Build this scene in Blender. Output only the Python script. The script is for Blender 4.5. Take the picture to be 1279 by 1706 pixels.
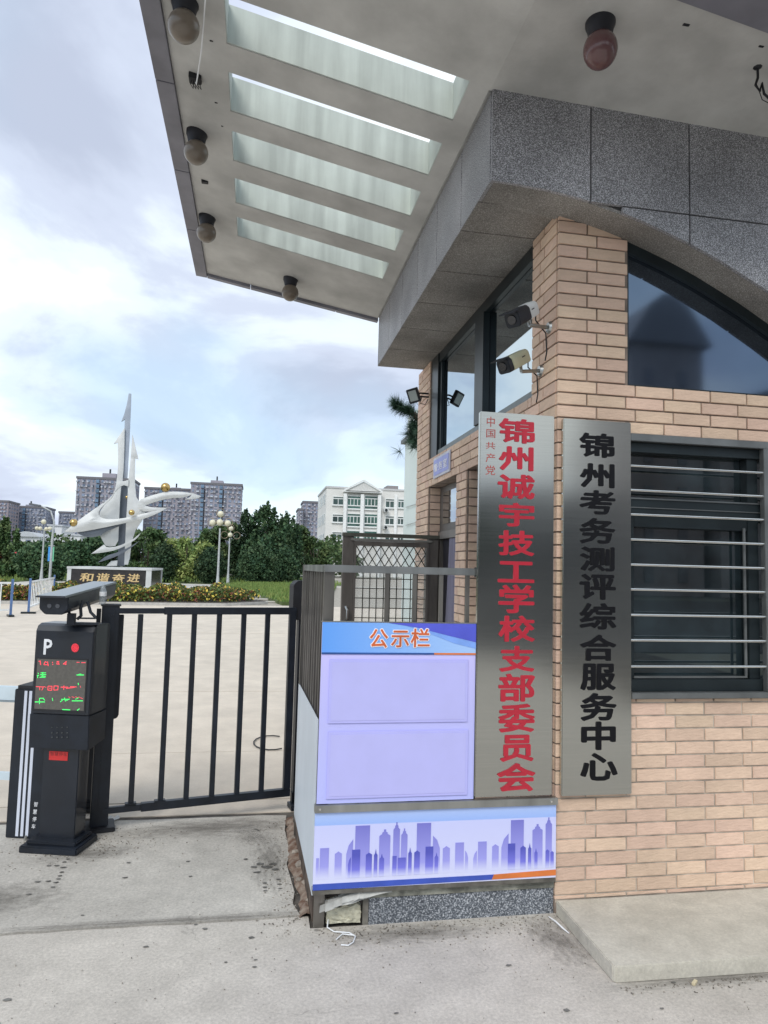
import bpy, bmesh, math, random
from mathutils import Vector, Matrix
R=math.radians
S=bpy.context.scene
for o in list(bpy.data.objects): bpy.data.objects.remove(o)
COL=S.collection
# ------------------------------------------------------------------ camera, world, sun
CX,CY,F,H=639.5,853.0,1173.0,1.6
def _cam():
    p,r,y=R(4.60),R(1.50),R(10.15)
    f=Vector((math.sin(y)*math.cos(p),math.cos(y)*math.cos(p),math.sin(p)))
    rr=Vector((math.cos(y),-math.sin(y),0)); u=rr.cross(f)
    r2=rr*math.cos(r)+u*math.sin(r); u2=-rr*math.sin(r)+u*math.cos(r)
    return r2,u2,f
CR,CU,CF=_cam()
cam=bpy.data.objects.new('camera',bpy.data.cameras.new('camera')); COL.objects.link(cam)
cam.matrix_world=Matrix(((CR.x,CU.x,-CF.x,0),(CR.y,CU.y,-CF.y,0),(CR.z,CU.z,-CF.z,H),(0,0,0,1)))
cam.data.sensor_fit='VERTICAL'; cam.data.sensor_height=24; cam.data.lens=F/1706*24
cam.data.clip_start=.02; cam.data.clip_end=6000
S.camera=cam
S.render.resolution_x=768; S.render.resolution_y=1024
S.view_settings.view_transform='Standard'; S.view_settings.look='None'
S.view_settings.gamma=1; S.view_settings.use_curve_mapping=False
S.view_settings.exposure=0.30
SUN_EL,SUN_AZ=R(44),R(-152)      # azimuth of the sun measured from +Y towards +X
W=bpy.data.worlds.new('World'); S.world=W; W.use_nodes=True
nt=W.node_tree; N=nt.nodes; LK=nt.links
for n in list(N): N.remove(n)
out=N.new('ShaderNodeOutputWorld'); bg=N.new('ShaderNodeBackground'); bg.inputs[1].default_value=.10
sky=N.new('ShaderNodeTexSky'); sky.sky_type='NISHITA'; sky.sun_disc=False
sky.sun_elevation=SUN_EL; sky.sun_rotation=SUN_AZ
tc=N.new('ShaderNodeTexCoord'); sep=N.new('ShaderNodeSeparateXYZ'); LK.new(tc.outputs['Generated'],sep.inputs[0])
def M(op,a,b=None,c=None):
    m=N.new('ShaderNodeMath'); m.operation=op
    for i,v in enumerate((a,b,c)):
        if v is None: continue
        if isinstance(v,(int,float)): m.inputs[i].default_value=v
        else: LK.new(v,m.inputs[i])
    return m.outputs[0]
zz=M('ADD',M('MAXIMUM',sep.outputs[2],0),.32)
cmb=N.new('ShaderNodeCombineXYZ'); LK.new(M('DIVIDE',sep.outputs[0],zz),cmb.inputs[0]); LK.new(M('DIVIDE',sep.outputs[1],zz),cmb.inputs[1])
def noise(scale,detail,rough,off=(0,0,0),dist=0):
    mp=N.new('ShaderNodeMapping'); LK.new(cmb.outputs[0],mp.inputs[0]); mp.inputs['Location'].default_value=off
    n=N.new('ShaderNodeTexNoise'); n.inputs['Scale'].default_value=scale; n.inputs['Detail'].default_value=detail
    n.inputs['Roughness'].default_value=rough; n.inputs['Distortion'].default_value=dist
    LK.new(mp.outputs[0],n.inputs[0]); return n.outputs[0]
def ramp(v,pts):
    r=N.new('ShaderNodeValToRGB'); LK.new(v,r.inputs[0]); e=r.color_ramp.elements
    while len(e)<len(pts): e.new(.5)
    for i,(p,c) in enumerate(pts): e[i].position=p; e[i].color=(*c,1)
    r.color_ramp.interpolation='EASE'
    return r.outputs[0]
k=10.0
def mixc(f,a,b):
    m=N.new('ShaderNodeMix'); m.data_type='RGBA'; 
    if isinstance(f,(int,float)): m.inputs[0].default_value=f
    else: LK.new(f,m.inputs[0])
    LK.new(a,m.inputs[6]); LK.new(b,m.inputs[7]); return m.outputs[2]
cl=ramp(noise(1.35,7,.54,(3.3,1.7,0),.35),[(.37,(.50,.56,.70)),(.455,(.63,.70,.85)),(.525,(.82,.91,1.0)),(.61,(1.02,1.08,1.11))])
sc=N.new('ShaderNodeVectorMath'); sc.operation='SCALE'; sc.inputs[3].default_value=k*.92; LK.new(cl,sc.inputs[0])
s2=N.new('ShaderNodeVectorMath'); s2.operation='MULTIPLY_ADD'; s2.inputs[1].default_value=(.7,.7,.7); s2.inputs[2].default_value=(3.0,4.2,5.0); LK.new(sky.outputs[0],s2.inputs[0])
msk=ramp(noise(.8,4,.5,(8.1,5.2,0),.3),[(.34,(.45,.45,.45)),(.50,(1,1,1))])
col=mixc(msk,s2.outputs[0],sc.outputs[0])
LK.new(col,bg.inputs[0]); LK.new(bg.outputs[0],out.inputs[0])
sd=bpy.data.lights.new('sun','SUN'); sd.energy=1.5; sd.angle=R(22); sd.color=(1,.96,.90)
sun=bpy.data.objects.new('sun',sd); COL.objects.link(sun)
sv=Vector((math.sin(SUN_AZ)*math.cos(SUN_EL),math.cos(SUN_AZ)*math.cos(SUN_EL),math.sin(SUN_EL)))
sun.rotation_euler=sv.to_track_quat('Z','Y').to_euler(); sun.location=(0,-20,30)
# ------------------------------------------------------------------ projection helpers: a pixel of the photograph -> a point of the place
C0=Vector((0,0,H))
def ray(x,y): return CR*((x-CX)/F)-CU*((y-CY)/F)+CF
def onX(x,y,X): d=ray(x,y); return C0+d*(X/d.x)
def onY(x,y,Y): d=ray(x,y); return C0+d*(Y/d.y)
def onZ(x,y,Z=0): d=ray(x,y); return C0+d*((Z-H)/d.z)
def onP(x,y,P,n): d=ray(x,y); return C0+d*((Vector(P)-C0).dot(n)/d.dot(n))
# ------------------------------------------------------------------ materials
MATS={}
def mat(name,col,rough=.7,metal=0,var=.12,scale=8,bump=0,bscale=None,spec=.5,ior=None,detail=4,rnd=0,island=0,emit=None,col2=None,stretch=None,coat=0,aniso=0,lo=.35,hi=.65,wst=0,wsc=1.7):
    if name in MATS: return MATS[name]
    m=bpy.data.materials.new(name); m.use_nodes=True; t=m.node_tree; n=t.nodes; L=t.links
    p=n['Principled BSDF']; p.inputs['Roughness'].default_value=rough; p.inputs['Metallic'].default_value=metal
    p.inputs['Specular IOR Level'].default_value=spec
    if ior: p.inputs['IOR'].default_value=ior
    if coat: p.inputs['Coat Weight'].default_value=coat
    c=n.new('ShaderNodeTexCoord'); mp=n.new('ShaderNodeMapping'); L.new(c.outputs['Object'],mp.inputs[0])
    if stretch: mp.inputs['Scale'].default_value=stretch
    nz=n.new('ShaderNodeTexNoise'); nz.inputs['Scale'].default_value=scale; nz.inputs['Detail'].default_value=detail; L.new(mp.outputs[0],nz.inputs[0])
    r=n.new('ShaderNodeValToRGB'); L.new(nz.outputs[0],r.inputs[0])
    a=tuple(max(0,v*(1-var)) for v in col); b=tuple(min(1,v*(1+var)) for v in col)
    if col2: a,b=col,col2
    r.color_ramp.elements[0].position=lo; r.color_ramp.elements[0].color=(*a,1)
    r.color_ramp.elements[1].position=hi; r.color_ramp.elements[1].color=(*b,1)
    cur=r.outputs[0]
    if rnd or island:
        hs=n.new('ShaderNodeHueSaturation'); L.new(cur,hs.inputs['Color'])
        oi=n.new('ShaderNodeObjectInfo'); ge=n.new('ShaderNodeNewGeometry')
        ad=n.new('ShaderNodeMath'); ad.operation='ADD'; L.new(oi.outputs['Random'],ad.inputs[0]); L.new(ge.outputs['Random Per Island'],ad.inputs[1])
        fr=n.new('ShaderNodeMath'); fr.operation='FRACT'; L.new(ad.outputs[0],fr.inputs[0])
        mr=n.new('ShaderNodeMapRange'); L.new(fr.outputs[0],mr.inputs[0]); a_=max(rnd,island); mr.inputs[3].default_value=1-a_; mr.inputs[4].default_value=1+a_
        L.new(mr.outputs[0],hs.inputs['Value'])
        f2=n.new('ShaderNodeMath'); f2.operation='MULTIPLY'; f2.inputs[1].default_value=7.31; L.new(fr.outputs[0],f2.inputs[0])
        f3=n.new('ShaderNodeMath'); f3.operation='FRACT'; L.new(f2.outputs[0],f3.inputs[0])
        m3=n.new('ShaderNodeMapRange'); L.new(f3.outputs[0],m3.inputs[0]); m3.inputs[3].default_value=.5-a_*.08; m3.inputs[4].default_value=.5+a_*.08
        L.new(m3.outputs[0],hs.inputs['Hue'])
        cur=hs.outputs[0]
    if wst:
        gp=n.new('ShaderNodeNewGeometry'); wn=n.new('ShaderNodeTexNoise'); wn.inputs['Scale'].default_value=wsc; wn.inputs['Detail'].default_value=9; wn.inputs['Roughness'].default_value=.65; L.new(gp.outputs['Position'],wn.inputs[0])
        wm=n.new('ShaderNodeMapRange'); wm.inputs[1].default_value=.33; wm.inputs[2].default_value=.62; wm.inputs[3].default_value=1-wst; wm.inputs[4].default_value=1+wst*.4; L.new(wn.outputs[0],wm.inputs[0])
        wh=n.new('ShaderNodeHueSaturation'); L.new(cur,wh.inputs['Color']); L.new(wm.outputs[0],wh.inputs['Value']); cur=wh.outputs[0]
    L.new(cur,p.inputs['Base Color'])
    if emit:
        p.inputs['Emission Color'].default_value=(*col,1); p.inputs['Emission Strength'].default_value=emit
    if bump:
        bn=n.new('ShaderNodeTexNoise'); bn.inputs['Scale'].default_value=bscale or scale*3; bn.inputs['Detail'].default_value=5; L.new(mp.outputs[0],bn.inputs[0])
        bp=n.new('ShaderNodeBump'); bp.inputs['Strength'].default_value=bump; bp.inputs['Distance'].default_value=.01
        L.new(bn.outputs[0],bp.inputs['Height']); L.new(bp.outputs[0],p.inputs['Normal'])
    MATS[name]=m; return m
BRICK=mat('brick_clay',(.70,.51,.385),.78,var=.05,scale=16,bump=.35,bscale=50,rnd=.11,wst=.16,stretch=(1,1,3))
MORTAR=mat('mortar',(.27,.215,.18),.95,var=.35,wst=.35,scale=9,bump=.3)
SOFFIT=mat('soffit_paint',(.50,.50,.485),.85,var=.13,scale=3.2,bump=.10,bscale=40,detail=10,lo=.33,hi=.62,wst=.16)
REVEAL=mat('reveal_paint',(.50,.55,.51),.7,var=.17,scale=4.0,stretch=(3,1,.25),detail=9,wst=.12)
FASCIA=mat('fascia_metal',(.20,.20,.235),.55,var=.22,scale=3,bump=.1,detail=7)
GALV=mat('stainless_steel',(.42,.43,.42),.32,1,var=.25,scale=6,bump=.05,stretch=(1,1,.3))
BARM=mat('polished_bar',(.72,.72,.70),.22,1,var=.08,scale=4)
DARKM=mat('dark_window_metal',(.018,.026,.03),.38,.3,var=.2,scale=5)
BRONZE=mat('bronze_metal',(.15,.135,.12),.45,.35,var=.2,scale=5,bump=.04,stretch=(3,3,.6))
BLACK=mat('black_powder_coat',(.008,.012,.020),.45,.0,var=.3,scale=9,bump=.05,bscale=200)
BLACK2=mat('black_matte_plastic',(.012,.013,.017),.6,0,var=.3,scale=9)
GLASS=mat('window_glass',(.44,.52,.58),.02,1,var=.04,scale=1.2)
GLASSB=mat('tinted_glass',(.15,.19,.25),.05,1,var=.12,scale=1.0)
GLASSD=mat('dark_glass',(.014,.022,.026),.02,0,var=.7,scale=3,ior=2.0)
WHITEP=mat('white_paint',(.80,.82,.84),.5,var=.05,scale=3)
CONC=None
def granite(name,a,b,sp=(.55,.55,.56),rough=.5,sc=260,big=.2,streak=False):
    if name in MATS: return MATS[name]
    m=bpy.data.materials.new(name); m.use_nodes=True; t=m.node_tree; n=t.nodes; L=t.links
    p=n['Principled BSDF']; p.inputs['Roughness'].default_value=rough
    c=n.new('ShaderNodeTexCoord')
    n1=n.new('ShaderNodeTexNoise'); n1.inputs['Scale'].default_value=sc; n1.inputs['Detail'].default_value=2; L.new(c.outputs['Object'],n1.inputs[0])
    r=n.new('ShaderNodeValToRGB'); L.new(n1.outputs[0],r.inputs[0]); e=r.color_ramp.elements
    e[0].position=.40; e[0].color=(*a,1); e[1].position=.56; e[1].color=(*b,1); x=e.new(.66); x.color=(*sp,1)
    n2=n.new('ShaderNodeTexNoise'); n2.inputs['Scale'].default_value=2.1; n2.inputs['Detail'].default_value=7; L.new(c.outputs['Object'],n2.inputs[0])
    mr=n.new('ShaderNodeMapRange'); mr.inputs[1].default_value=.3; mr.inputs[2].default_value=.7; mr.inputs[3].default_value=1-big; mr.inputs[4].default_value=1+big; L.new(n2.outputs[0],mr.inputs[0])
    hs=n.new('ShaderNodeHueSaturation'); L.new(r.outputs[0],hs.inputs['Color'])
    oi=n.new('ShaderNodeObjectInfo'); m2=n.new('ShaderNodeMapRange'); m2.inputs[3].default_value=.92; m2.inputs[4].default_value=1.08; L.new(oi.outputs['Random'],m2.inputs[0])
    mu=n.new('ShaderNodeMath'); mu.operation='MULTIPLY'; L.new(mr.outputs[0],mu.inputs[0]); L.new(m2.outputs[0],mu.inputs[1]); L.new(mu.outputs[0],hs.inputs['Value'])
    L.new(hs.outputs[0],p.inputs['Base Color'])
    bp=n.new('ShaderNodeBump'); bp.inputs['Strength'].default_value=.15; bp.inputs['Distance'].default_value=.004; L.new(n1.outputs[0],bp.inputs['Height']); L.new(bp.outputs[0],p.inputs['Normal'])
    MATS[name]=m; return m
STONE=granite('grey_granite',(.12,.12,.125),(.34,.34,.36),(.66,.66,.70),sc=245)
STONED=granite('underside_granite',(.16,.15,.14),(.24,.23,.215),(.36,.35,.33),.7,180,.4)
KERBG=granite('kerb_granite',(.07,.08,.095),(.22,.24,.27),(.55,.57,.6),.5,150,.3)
def concrete(name,base,dark,sc=1.0,spots=True,speck=.20,mott=.8):
    if name in MATS: return MATS[name]
    m=bpy.data.materials.new(name); m.use_nodes=True; t=m.node_tree; n=t.nodes; L=t.links
    p=n['Principled BSDF']; p.inputs['Roughness'].default_value=.85; p.inputs['Specular IOR Level'].default_value=.3
    c=n.new('ShaderNodeTexCoord')
    def nz(s,d,r=.55,dist=0):
        q=n.new('ShaderNodeTexNoise'); q.inputs['Scale'].default_value=s; q.inputs['Detail'].default_value=d; q.inputs['Roughness'].default_value=r; q.inputs['Distortion'].default_value=dist
        L.new(c.outputs['Object'],q.inputs[0]); return q.outputs[0]
    def mr(v,a,b,c_,d):
        q=n.new('ShaderNodeMapRange'); L.new(v,q.inputs[0]); 
        for i,x in enumerate((a,b,c_,d)): q.inputs[i+1].default_value=x
        return q.outputs[0]
    big=mr(nz(1.3*sc,8,.62,.6),.38,.62,0,1)
    mid=mr(nz(7*sc,7,.65),.3,.7,0,1)
    fine=mr(nz(75,6,.8),.35,.65,1-speck,1+speck)
    mx=n.new('ShaderNodeMix'); mx.data_type='RGBA'; L.new(big,mx.inputs[0])
    mx.inputs[6].default_value=(*[b*(1-mott*.45)+d*mott*.45*.8 for b,d in zip(base,dark)],1); mx.inputs[7].default_value=(*base,1)
    mx2=n.new('ShaderNodeMix'); mx2.data_type='RGBA'; mx2.blend_type='MULTIPLY'; mx2.inputs[0].default_value=1
    L.new(mx.outputs[2],mx2.inputs[6])
    cc=n.new('ShaderNodeCombineColor')
    f=n.new('ShaderNodeMath'); f.operation='MULTIPLY'; L.new(mr(mid,0,1,.87,1.08),f.inputs[0]); L.new(fine,f.inputs[1])
    for i in range(3): L.new(f.outputs[0],cc.inputs[i])
    L.new(cc.outputs[0],mx2.inputs[7]); cur=mx2.outputs[2]
    if spots:
        v=n.new('ShaderNodeTexVoronoi'); v.inputs['Scale'].default_value=3.4*sc; L.new(c.outputs['Object'],v.inputs[0])
        s=mr(v.outputs['Distance'],.035,.05,1,0)
        s2=mr(nz(.9,2),.5,.56,0,.8); q=n.new('ShaderNodeMath'); q.operation='MULTIPLY'; L.new(s,q.inputs[0]); L.new(s2,q.inputs[1])
        m3=n.new('ShaderNodeMix'); m3.data_type='RGBA'; L.new(q.outputs[0],m3.inputs[0]); L.new(cur,m3.inputs[6]); m3.inputs[7].default_value=(*[x*.6 for x in dark],1); cur=m3.outputs[2]
    if spots:
        pv=n.new('ShaderNodeTexVoronoi'); pv.inputs['Scale'].default_value=62; L.new(c.outputs['Object'],pv.inputs[0]); pm=mr(pv.outputs['Distance'],.10,.20,.55,0)
        pn=mr(nz(2.3,4,.6),.45,.62,0,1); pq=n.new('ShaderNodeMath'); pq.operation='MULTIPLY'; L.new(pm,pq.inputs[0]); L.new(pn,pq.inputs[1])
        m4=n.new('ShaderNodeMix'); m4.data_type='RGBA'; L.new(pq.outputs[0],m4.inputs[0]); L.new(cur,m4.inputs[6]); m4.inputs[7].default_value=(*[x*.7 for x in dark],1); cur=m4.outputs[2]
        wv=n.new('ShaderNodeVectorMath'); wv.operation='MULTIPLY_ADD'; wv.inputs[1].default_value=(.5,.5,.5); cn_=n.new('ShaderNodeTexNoise'); cn_.inputs['Scale'].default_value=4; cn_.inputs['Detail'].default_value=8; L.new(c.outputs['Object'],cn_.inputs[0]); L.new(cn_.outputs['Color'],wv.inputs[0]); L.new(c.outputs['Object'],wv.inputs[2])
        cv=n.new('ShaderNodeTexVoronoi'); cv.feature='DISTANCE_TO_EDGE'; cv.inputs['Scale'].default_value=.62; L.new(wv.outputs[0],cv.inputs[0]); cm=mr(cv.outputs[0],.0012,.0036,.28,0)
        cg=mr(nz(1.1,3,.5),.50,.58,0,1); cq=n.new('ShaderNodeMath'); cq.operation='MULTIPLY'; L.new(cm,cq.inputs[0]); L.new(cg,cq.inputs[1])
        m5=n.new('ShaderNodeMix'); m5.data_type='RGBA'; L.new(cq.outputs[0],m5.inputs[0]); L.new(cur,m5.inputs[6]); m5.inputs[7].default_value=(*[x*.4 for x in dark],1); cur=m5.outputs[2]
    L.new(cur,p.inputs['Base Color'])
    bp=n.new('ShaderNodeBump'); bp.inputs['Strength'].default_value=.35; bp.inputs['Distance'].default_value=.004; L.new(nz(90,6,.7),bp.inputs['Height']); L.new(bp.outputs[0],p.inputs['Normal'])
    MATS[name]=m; return m
CONC=concrete('worn_concrete',(.56,.52,.465),(.34,.315,.28),mott=.5)
CONC2=concrete('ramp_concrete',(.53,.50,.45),(.27,.25,.22),mott=.65)
PLAZA=concrete('plaza_concrete',(.67,.595,.50),(.50,.44,.37),.35,False,.06,.4)
STEPC=concrete('step_concrete',(.58,.55,.475),(.32,.29,.24),1.4,False,.12,.8)
DIRT=mat('rusty_dirt',(.13,.07,.045),.95,var=.4,scale=20,bump=.8,col2=(.30,.24,.19))
SOIL=mat('dark_soil',(.09,.08,.07),.95,var=.4,scale=10,bump=.8)
# ------------------------------------------------------------------ mesh helpers
class MB:
    def __init__(s): s.v=[]; s.f=[]
    def quad(s,*p): 
        i=len(s.v); s.v+=[tuple(q) for q in p]; s.f.append(tuple(range(i,i+len(p)))); return s
    def hexa(s,b,t):
        i=len(s.v); s.v+=[tuple(q) for q in b]+[tuple(q) for q in t]; n=len(b)
        s.f.append(tuple(i+j for j in reversed(range(n)))); s.f.append(tuple(i+n+j for j in range(n)))
        for j in range(n):
            j2=(j+1)%n; s.f.append((i+j,i+j2,i+n+j2,i+n+j))
        return s
    def box(s,x0,x1,y0,y1,z0,z1):
        x0,x1=sorted((x0,x1)); y0,y1=sorted((y0,y1)); z0,z1=sorted((z0,z1))
        return s.hexa([(x0,y0,z0),(x1,y0,z0),(x1,y1,z0),(x0,y1,z0)],[(x0,y0,z1),(x1,y0,z1),(x1,y1,z1),(x0,y1,z1)])
    def obox(s,c,ax,ay,az,hx,hy,hz):
        c=Vector(c); ax,ay,az=[Vector(a).normalized() for a in (ax,ay,az)]
        q=lambda a,b,d: c+ax*hx*a+ay*hy*b+az*hz*d
        return s.hexa([q(-1,-1,-1),q(1,-1,-1),q(1,1,-1),q(-1,1,-1)],[q(-1,-1,1),q(1,-1,1),q(1,1,1),q(-1,1,1)])
    def prismY(s,pts,y0,y1):   # polygon of (x,z), given anticlockwise seen from -Y
        return s.hexa([(x,y1,z) for x,z in pts],[(x,y0,z) for x,z in pts])
    def prismX(s,pts,x0,x1):
        return s.hexa([(x1,y,z) for y,z in pts],[(x0,y,z) for y,z in pts])
    def prismZ(s,pts,z0,z1):
        return s.hexa([(x,y,z0) for x,y in pts],[(x,y,z1) for x,y in pts])
    def tube(s,pts,rad,n=8,cap=True):
        pts=[Vector(p) for p in pts]; rad=rad if isinstance(rad,(list,tuple)) else [rad]*len(pts)
        base=len(s.v); pd=None
        for k_,p in enumerate(pts):
            d=(pts[min(k_+1,len(pts)-1)]-pts[max(k_-1,0)]).normalized()
            if pd is None:
                u=d.orthogonal().normalized()
            else:
                u=(u-d*u.dot(d)); u=u.normalized() if u.length>1e-6 else d.orthogonal().normalized()
            pd=d; w=d.cross(u)
            for j in range(n):
                a=2*math.pi*j/n; s.v.append(tuple(p+(u*math.cos(a)+w*math.sin(a))*rad[k_]))
        for k_ in range(len(pts)-1):
            for j in range(n):
                j2=(j+1)%n; s.f.append((base+k_*n+j,base+k_*n+j2,base+(k_+1)*n+j2,base+(k_+1)*n+j))
        if cap:
            s.f.append(tuple(base+j for j in reversed(range(n)))); e=base+(len(pts)-1)*n; s.f.append(tuple(e+j for j in range(n)))
        return s
    def sphere(s,c,r,n=16,m=10,sz=1):
        c=Vector(c); base=len(s.v)
        for i in range(1,m):
            t=math.pi*i/m
            for j in range(n):
                a=2*math.pi*j/n; s.v.append((c.x+r*math.sin(t)*math.cos(a),c.y+r*math.sin(t)*math.sin(a),c.z+r*math.cos(t)*sz))
        top=len(s.v); s.v.append((c.x,c.y,c.z+r*sz)); s.v.append((c.x,c.y,c.z-r*sz))
        for i in range(m-2):
            for j in range(n):
                j2=(j+1)%n; s.f.append((base+i*n+j,base+(i+1)*n+j,base+(i+1)*n+j2,base+i*n+j2))
        for j in range(n):
            j2=(j+1)%n; s.f.append((top,base+j,base+j2)); e=base+(m-2)*n; s.f.append((top+1,e+j2,e+j))
        return s
    def build(s,name,m,parent=None,off=(0,0,0),bevel=0,smooth=False,fix=True):
        me=bpy.data.meshes.new(name); o=Vector(off)
        me.from_pydata([(v[0]-o.x,v[1]-o.y,v[2]-o.z) for v in s.v],[],s.f)
        if bevel or fix:
            b=bmesh.new(); b.from_mesh(me)
            if fix and len(b.faces)<20000: bmesh.ops.recalc_face_normals(b,faces=b.faces)
            if bevel: bmesh.ops.bevel(b,geom=[e for e in b.edges if e.calc_face_angle(0)>.5],offset=bevel,segments=2,affect='EDGES',clamp_overlap=True)
            b.to_mesh(me); b.free()
        if smooth:
            for p in me.polygons: p.use_smooth=True
            try: me.set_sharp_from_angle(angle=R(40))
            except Exception: pass
        me.materials.append(m)
        ob=bpy.data.objects.new(name,me); COL.objects.link(ob)
        if parent is not None: ob.parent=parent
        return ob
def thing(name,label,cat,loc=(0,0,0),rz=0,group=None):
    o=bpy.data.objects.new(name,None); o.empty_display_size=.1; COL.objects.link(o); o.location=loc; o.rotation_euler=(0,0,rz)
    o['label']=label; o['category']=cat
    if group: o['group']=group
    return o
def tag(o,label=None,cat=None,group=None,kind=None):
    for k_,v in (('label',label),('category',cat),('group',group),('kind',kind)):
        if v: o[k_]=v
    return o
def kids(o): return [c for c in bpy.data.objects if c.parent==o]
def copy_tree(o,loc=None,label=None,group=None,rz=None):
    src=[c for c in bpy.data.objects]; ch={}
    for c in src:
        if c.parent: ch.setdefault(c.parent.name,[]).append(c)
    def rec(a,par):
        c=a.copy(); COL.objects.link(c)
        if par is not None: c.parent=par
        for b in ch.get(a.name,[]): rec(b,c)
        return c
    r=rec(o,None)
    if loc is not None: r.location=loc
    if label: r['label']=label
    if group: r['group']=group
    if rz is not None: r.rotation_euler=(0,0,rz)
    return r
def rot(v,a): return Vector((v[0]*math.cos(a)-v[1]*math.sin(a),v[0]*math.sin(a)+v[1]*math.cos(a),v[2] if len(v)>2 else 0))
# text: every character becomes a solid raised glyph fitted to a box (x0,x1,z0,z1) in the plane Y
def glyph(ch,x0,x1,z0,z1,y,depth,bold,m,name,parent,off=(0,0,0),axis='Y',shear=0):
    cu=bpy.data.curves.new('glyph','FONT'); cu.body=ch; cu.size=1; cu.offset=0; cu.extrude=.02; cu.resolution_u=2
    ob=bpy.data.objects.new('glyph',cu); COL.objects.link(ob)
    dg=bpy.context.evaluated_depsgraph_get(); dg.update()
    me=bpy.data.meshes.new_from_object(ob.evaluated_get(dg)); bpy.data.objects.remove(ob); bpy.data.curves.remove(cu)
    if bold>0:
        b0=bmesh.new(); b0.from_mesh(me); geo=[]
        nd=8 if bold<.02 else 12
        for i in range(nd):
            a=2*math.pi*i/nd; d=b0.copy(); bmesh.ops.translate(d,verts=d.verts,vec=(bold*math.cos(a),bold*math.sin(a),.0006*(i+1)))
            tmp=bpy.data.meshes.new('t'); d.to_mesh(tmp); d.free(); geo.append(tmp)
        for t_ in geo: b0.from_mesh(t_); bpy.data.meshes.remove(t_)
        b0.to_mesh(me); b0.free()
    xs=[v.co.x for v in me.vertices]; ys=[v.co.y for v in me.vertices]
    ax,bx,ay,by=min(xs),max(xs),min(ys),max(ys); o=Vector(off)
    for v in me.vertices:
        u=(v.co.x-ax)/(bx-ax); w=(v.co.y-ay)/(by-ay); d=y-depth*(v.co.z+.02)/.04
        if axis=='Y': p=Vector((x0+(x1-x0)*(u+shear*(w-.5)),d,z0+(z1-z0)*w))
        else: p=Vector((d,x0+(x1-x0)*u,z0+(z1-z0)*w))
        v.co=p-o
    me.materials.clear(); me.materials.append(m)
    r=bpy.data.objects.new(name,me); COL.objects.link(r)
    if parent is not None: r.parent=parent
    return r
rng=random.Random(7)
# ================================================================== GROUND
g=MB(); g.quad((-900,-300,-.03),(900,-300,-.03),(900,1500,-.03),(-900,1500,-.03))
tag(g.build('ground',mat('distant_ground',(.20,.21,.17),.95,var=.3,scale=.05)),kind='structure')
pav=MB(); pav.box(-40,8,-60,6.4,-.12,-.012)
pav=tag(pav.build('pavement',SOIL),kind='structure')
def jag(a,b,n,amp,rs):
    a,b=Vector(a),Vector(b); d=(b-a); nn=Vector((-d.y,d.x)).normalized(); return [a+d*(i/n)+nn*rs.uniform(-amp,amp)*(0 if i in(0,n) else 1) for i in range(n+1)]
def slab(poly,m,z=0,th=.05,parent=pav,name='concrete_slab'):
    b=MB(); b.prismZ([(p[0],p[1]) for p in poly],z-th,z); return b.build(name,m,parent)
JY=3.380
rs=random.Random(3)
e1=jag((-9,JY-.03),(.30,JY),90,.006,rs)
slab([(-9,-1.2),(4.6,-1.2),(4.6,3.262),(.30,3.262)]+[(p.x,p.y-.006-.004*rs.random()) for p in reversed(e1)],CONC)
slab([(-9,-7),(4.6,-7),(4.6,-1.208),(-9,-1.208)],CONC)
cr=jag((-1.15,2.9),(-1.05,JY-.02),6,.012,rs)
e2=jag((-9,4.705),(.262,4.715),60,.004,rs)
edge=[(.255,4.70),(.235,4.45),(.25,4.1),(.225,3.95),(.24,3.75),(.25,3.62),(.235,3.5),(.27,JY+.01)]
slab([(p.x,p.y+.005) for p in e1 if p.x<.25]+[(.262,JY+.006)]+list(reversed(edge))[1:]+[(p.x,p.y) for p in reversed(e2)][1:],CONC2,z=.003)
# threshold band between the ramp and the yard
slab([(-9,4.785),(1.4,4.80),(1.4,5.05),(-9,5.05)],PLAZA,z=-.006)
plz=MB(); plz.box(-70,40,5.0,120,-.025,-.018); plz=tag(plz.build('yard',mat('yard_joint',(.36,.33,.28),.95,var=.2)),kind='structure')
ys=[5.06,6.35,9.3,13.2,17.1,21.0,24.9,28.8]; xs=[-40,-32,-26,-20.5,-16.2,-12.3,-8.4,3.1,7,12]
for i in range(len(ys)-1):
    for j in range(len(xs)-1):
        if ys[i]<6.4 and xs[j]>3: continue
        x1=xs[j+1]; 
        if ys[i]<6.4 and x1>1.45: x1=1.40
        slab([(xs[j]+.0015,ys[i]+.006),(x1-.0015,ys[i]+.006),(x1-.0015,ys[i+1]-.006),(xs[j]+.0015,ys[i+1]-.006)],PLAZA,z=-.006+rs.uniform(-.002,.002),th=.012,parent=plz)
# manhole-like cable loop on the yard
lp=onZ(452,1238,0)
b=MB(); b.tube([lp+Vector((.16*math.cos(a),.26*math.sin(a),.006)) for a in [R(60+i*22) for i in range(12)]],.006,6); tag(b.build('loose_hose',BLACK2,smooth=True),'thin black hose looped on the pale yard floor behind the gate','hose')
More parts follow.
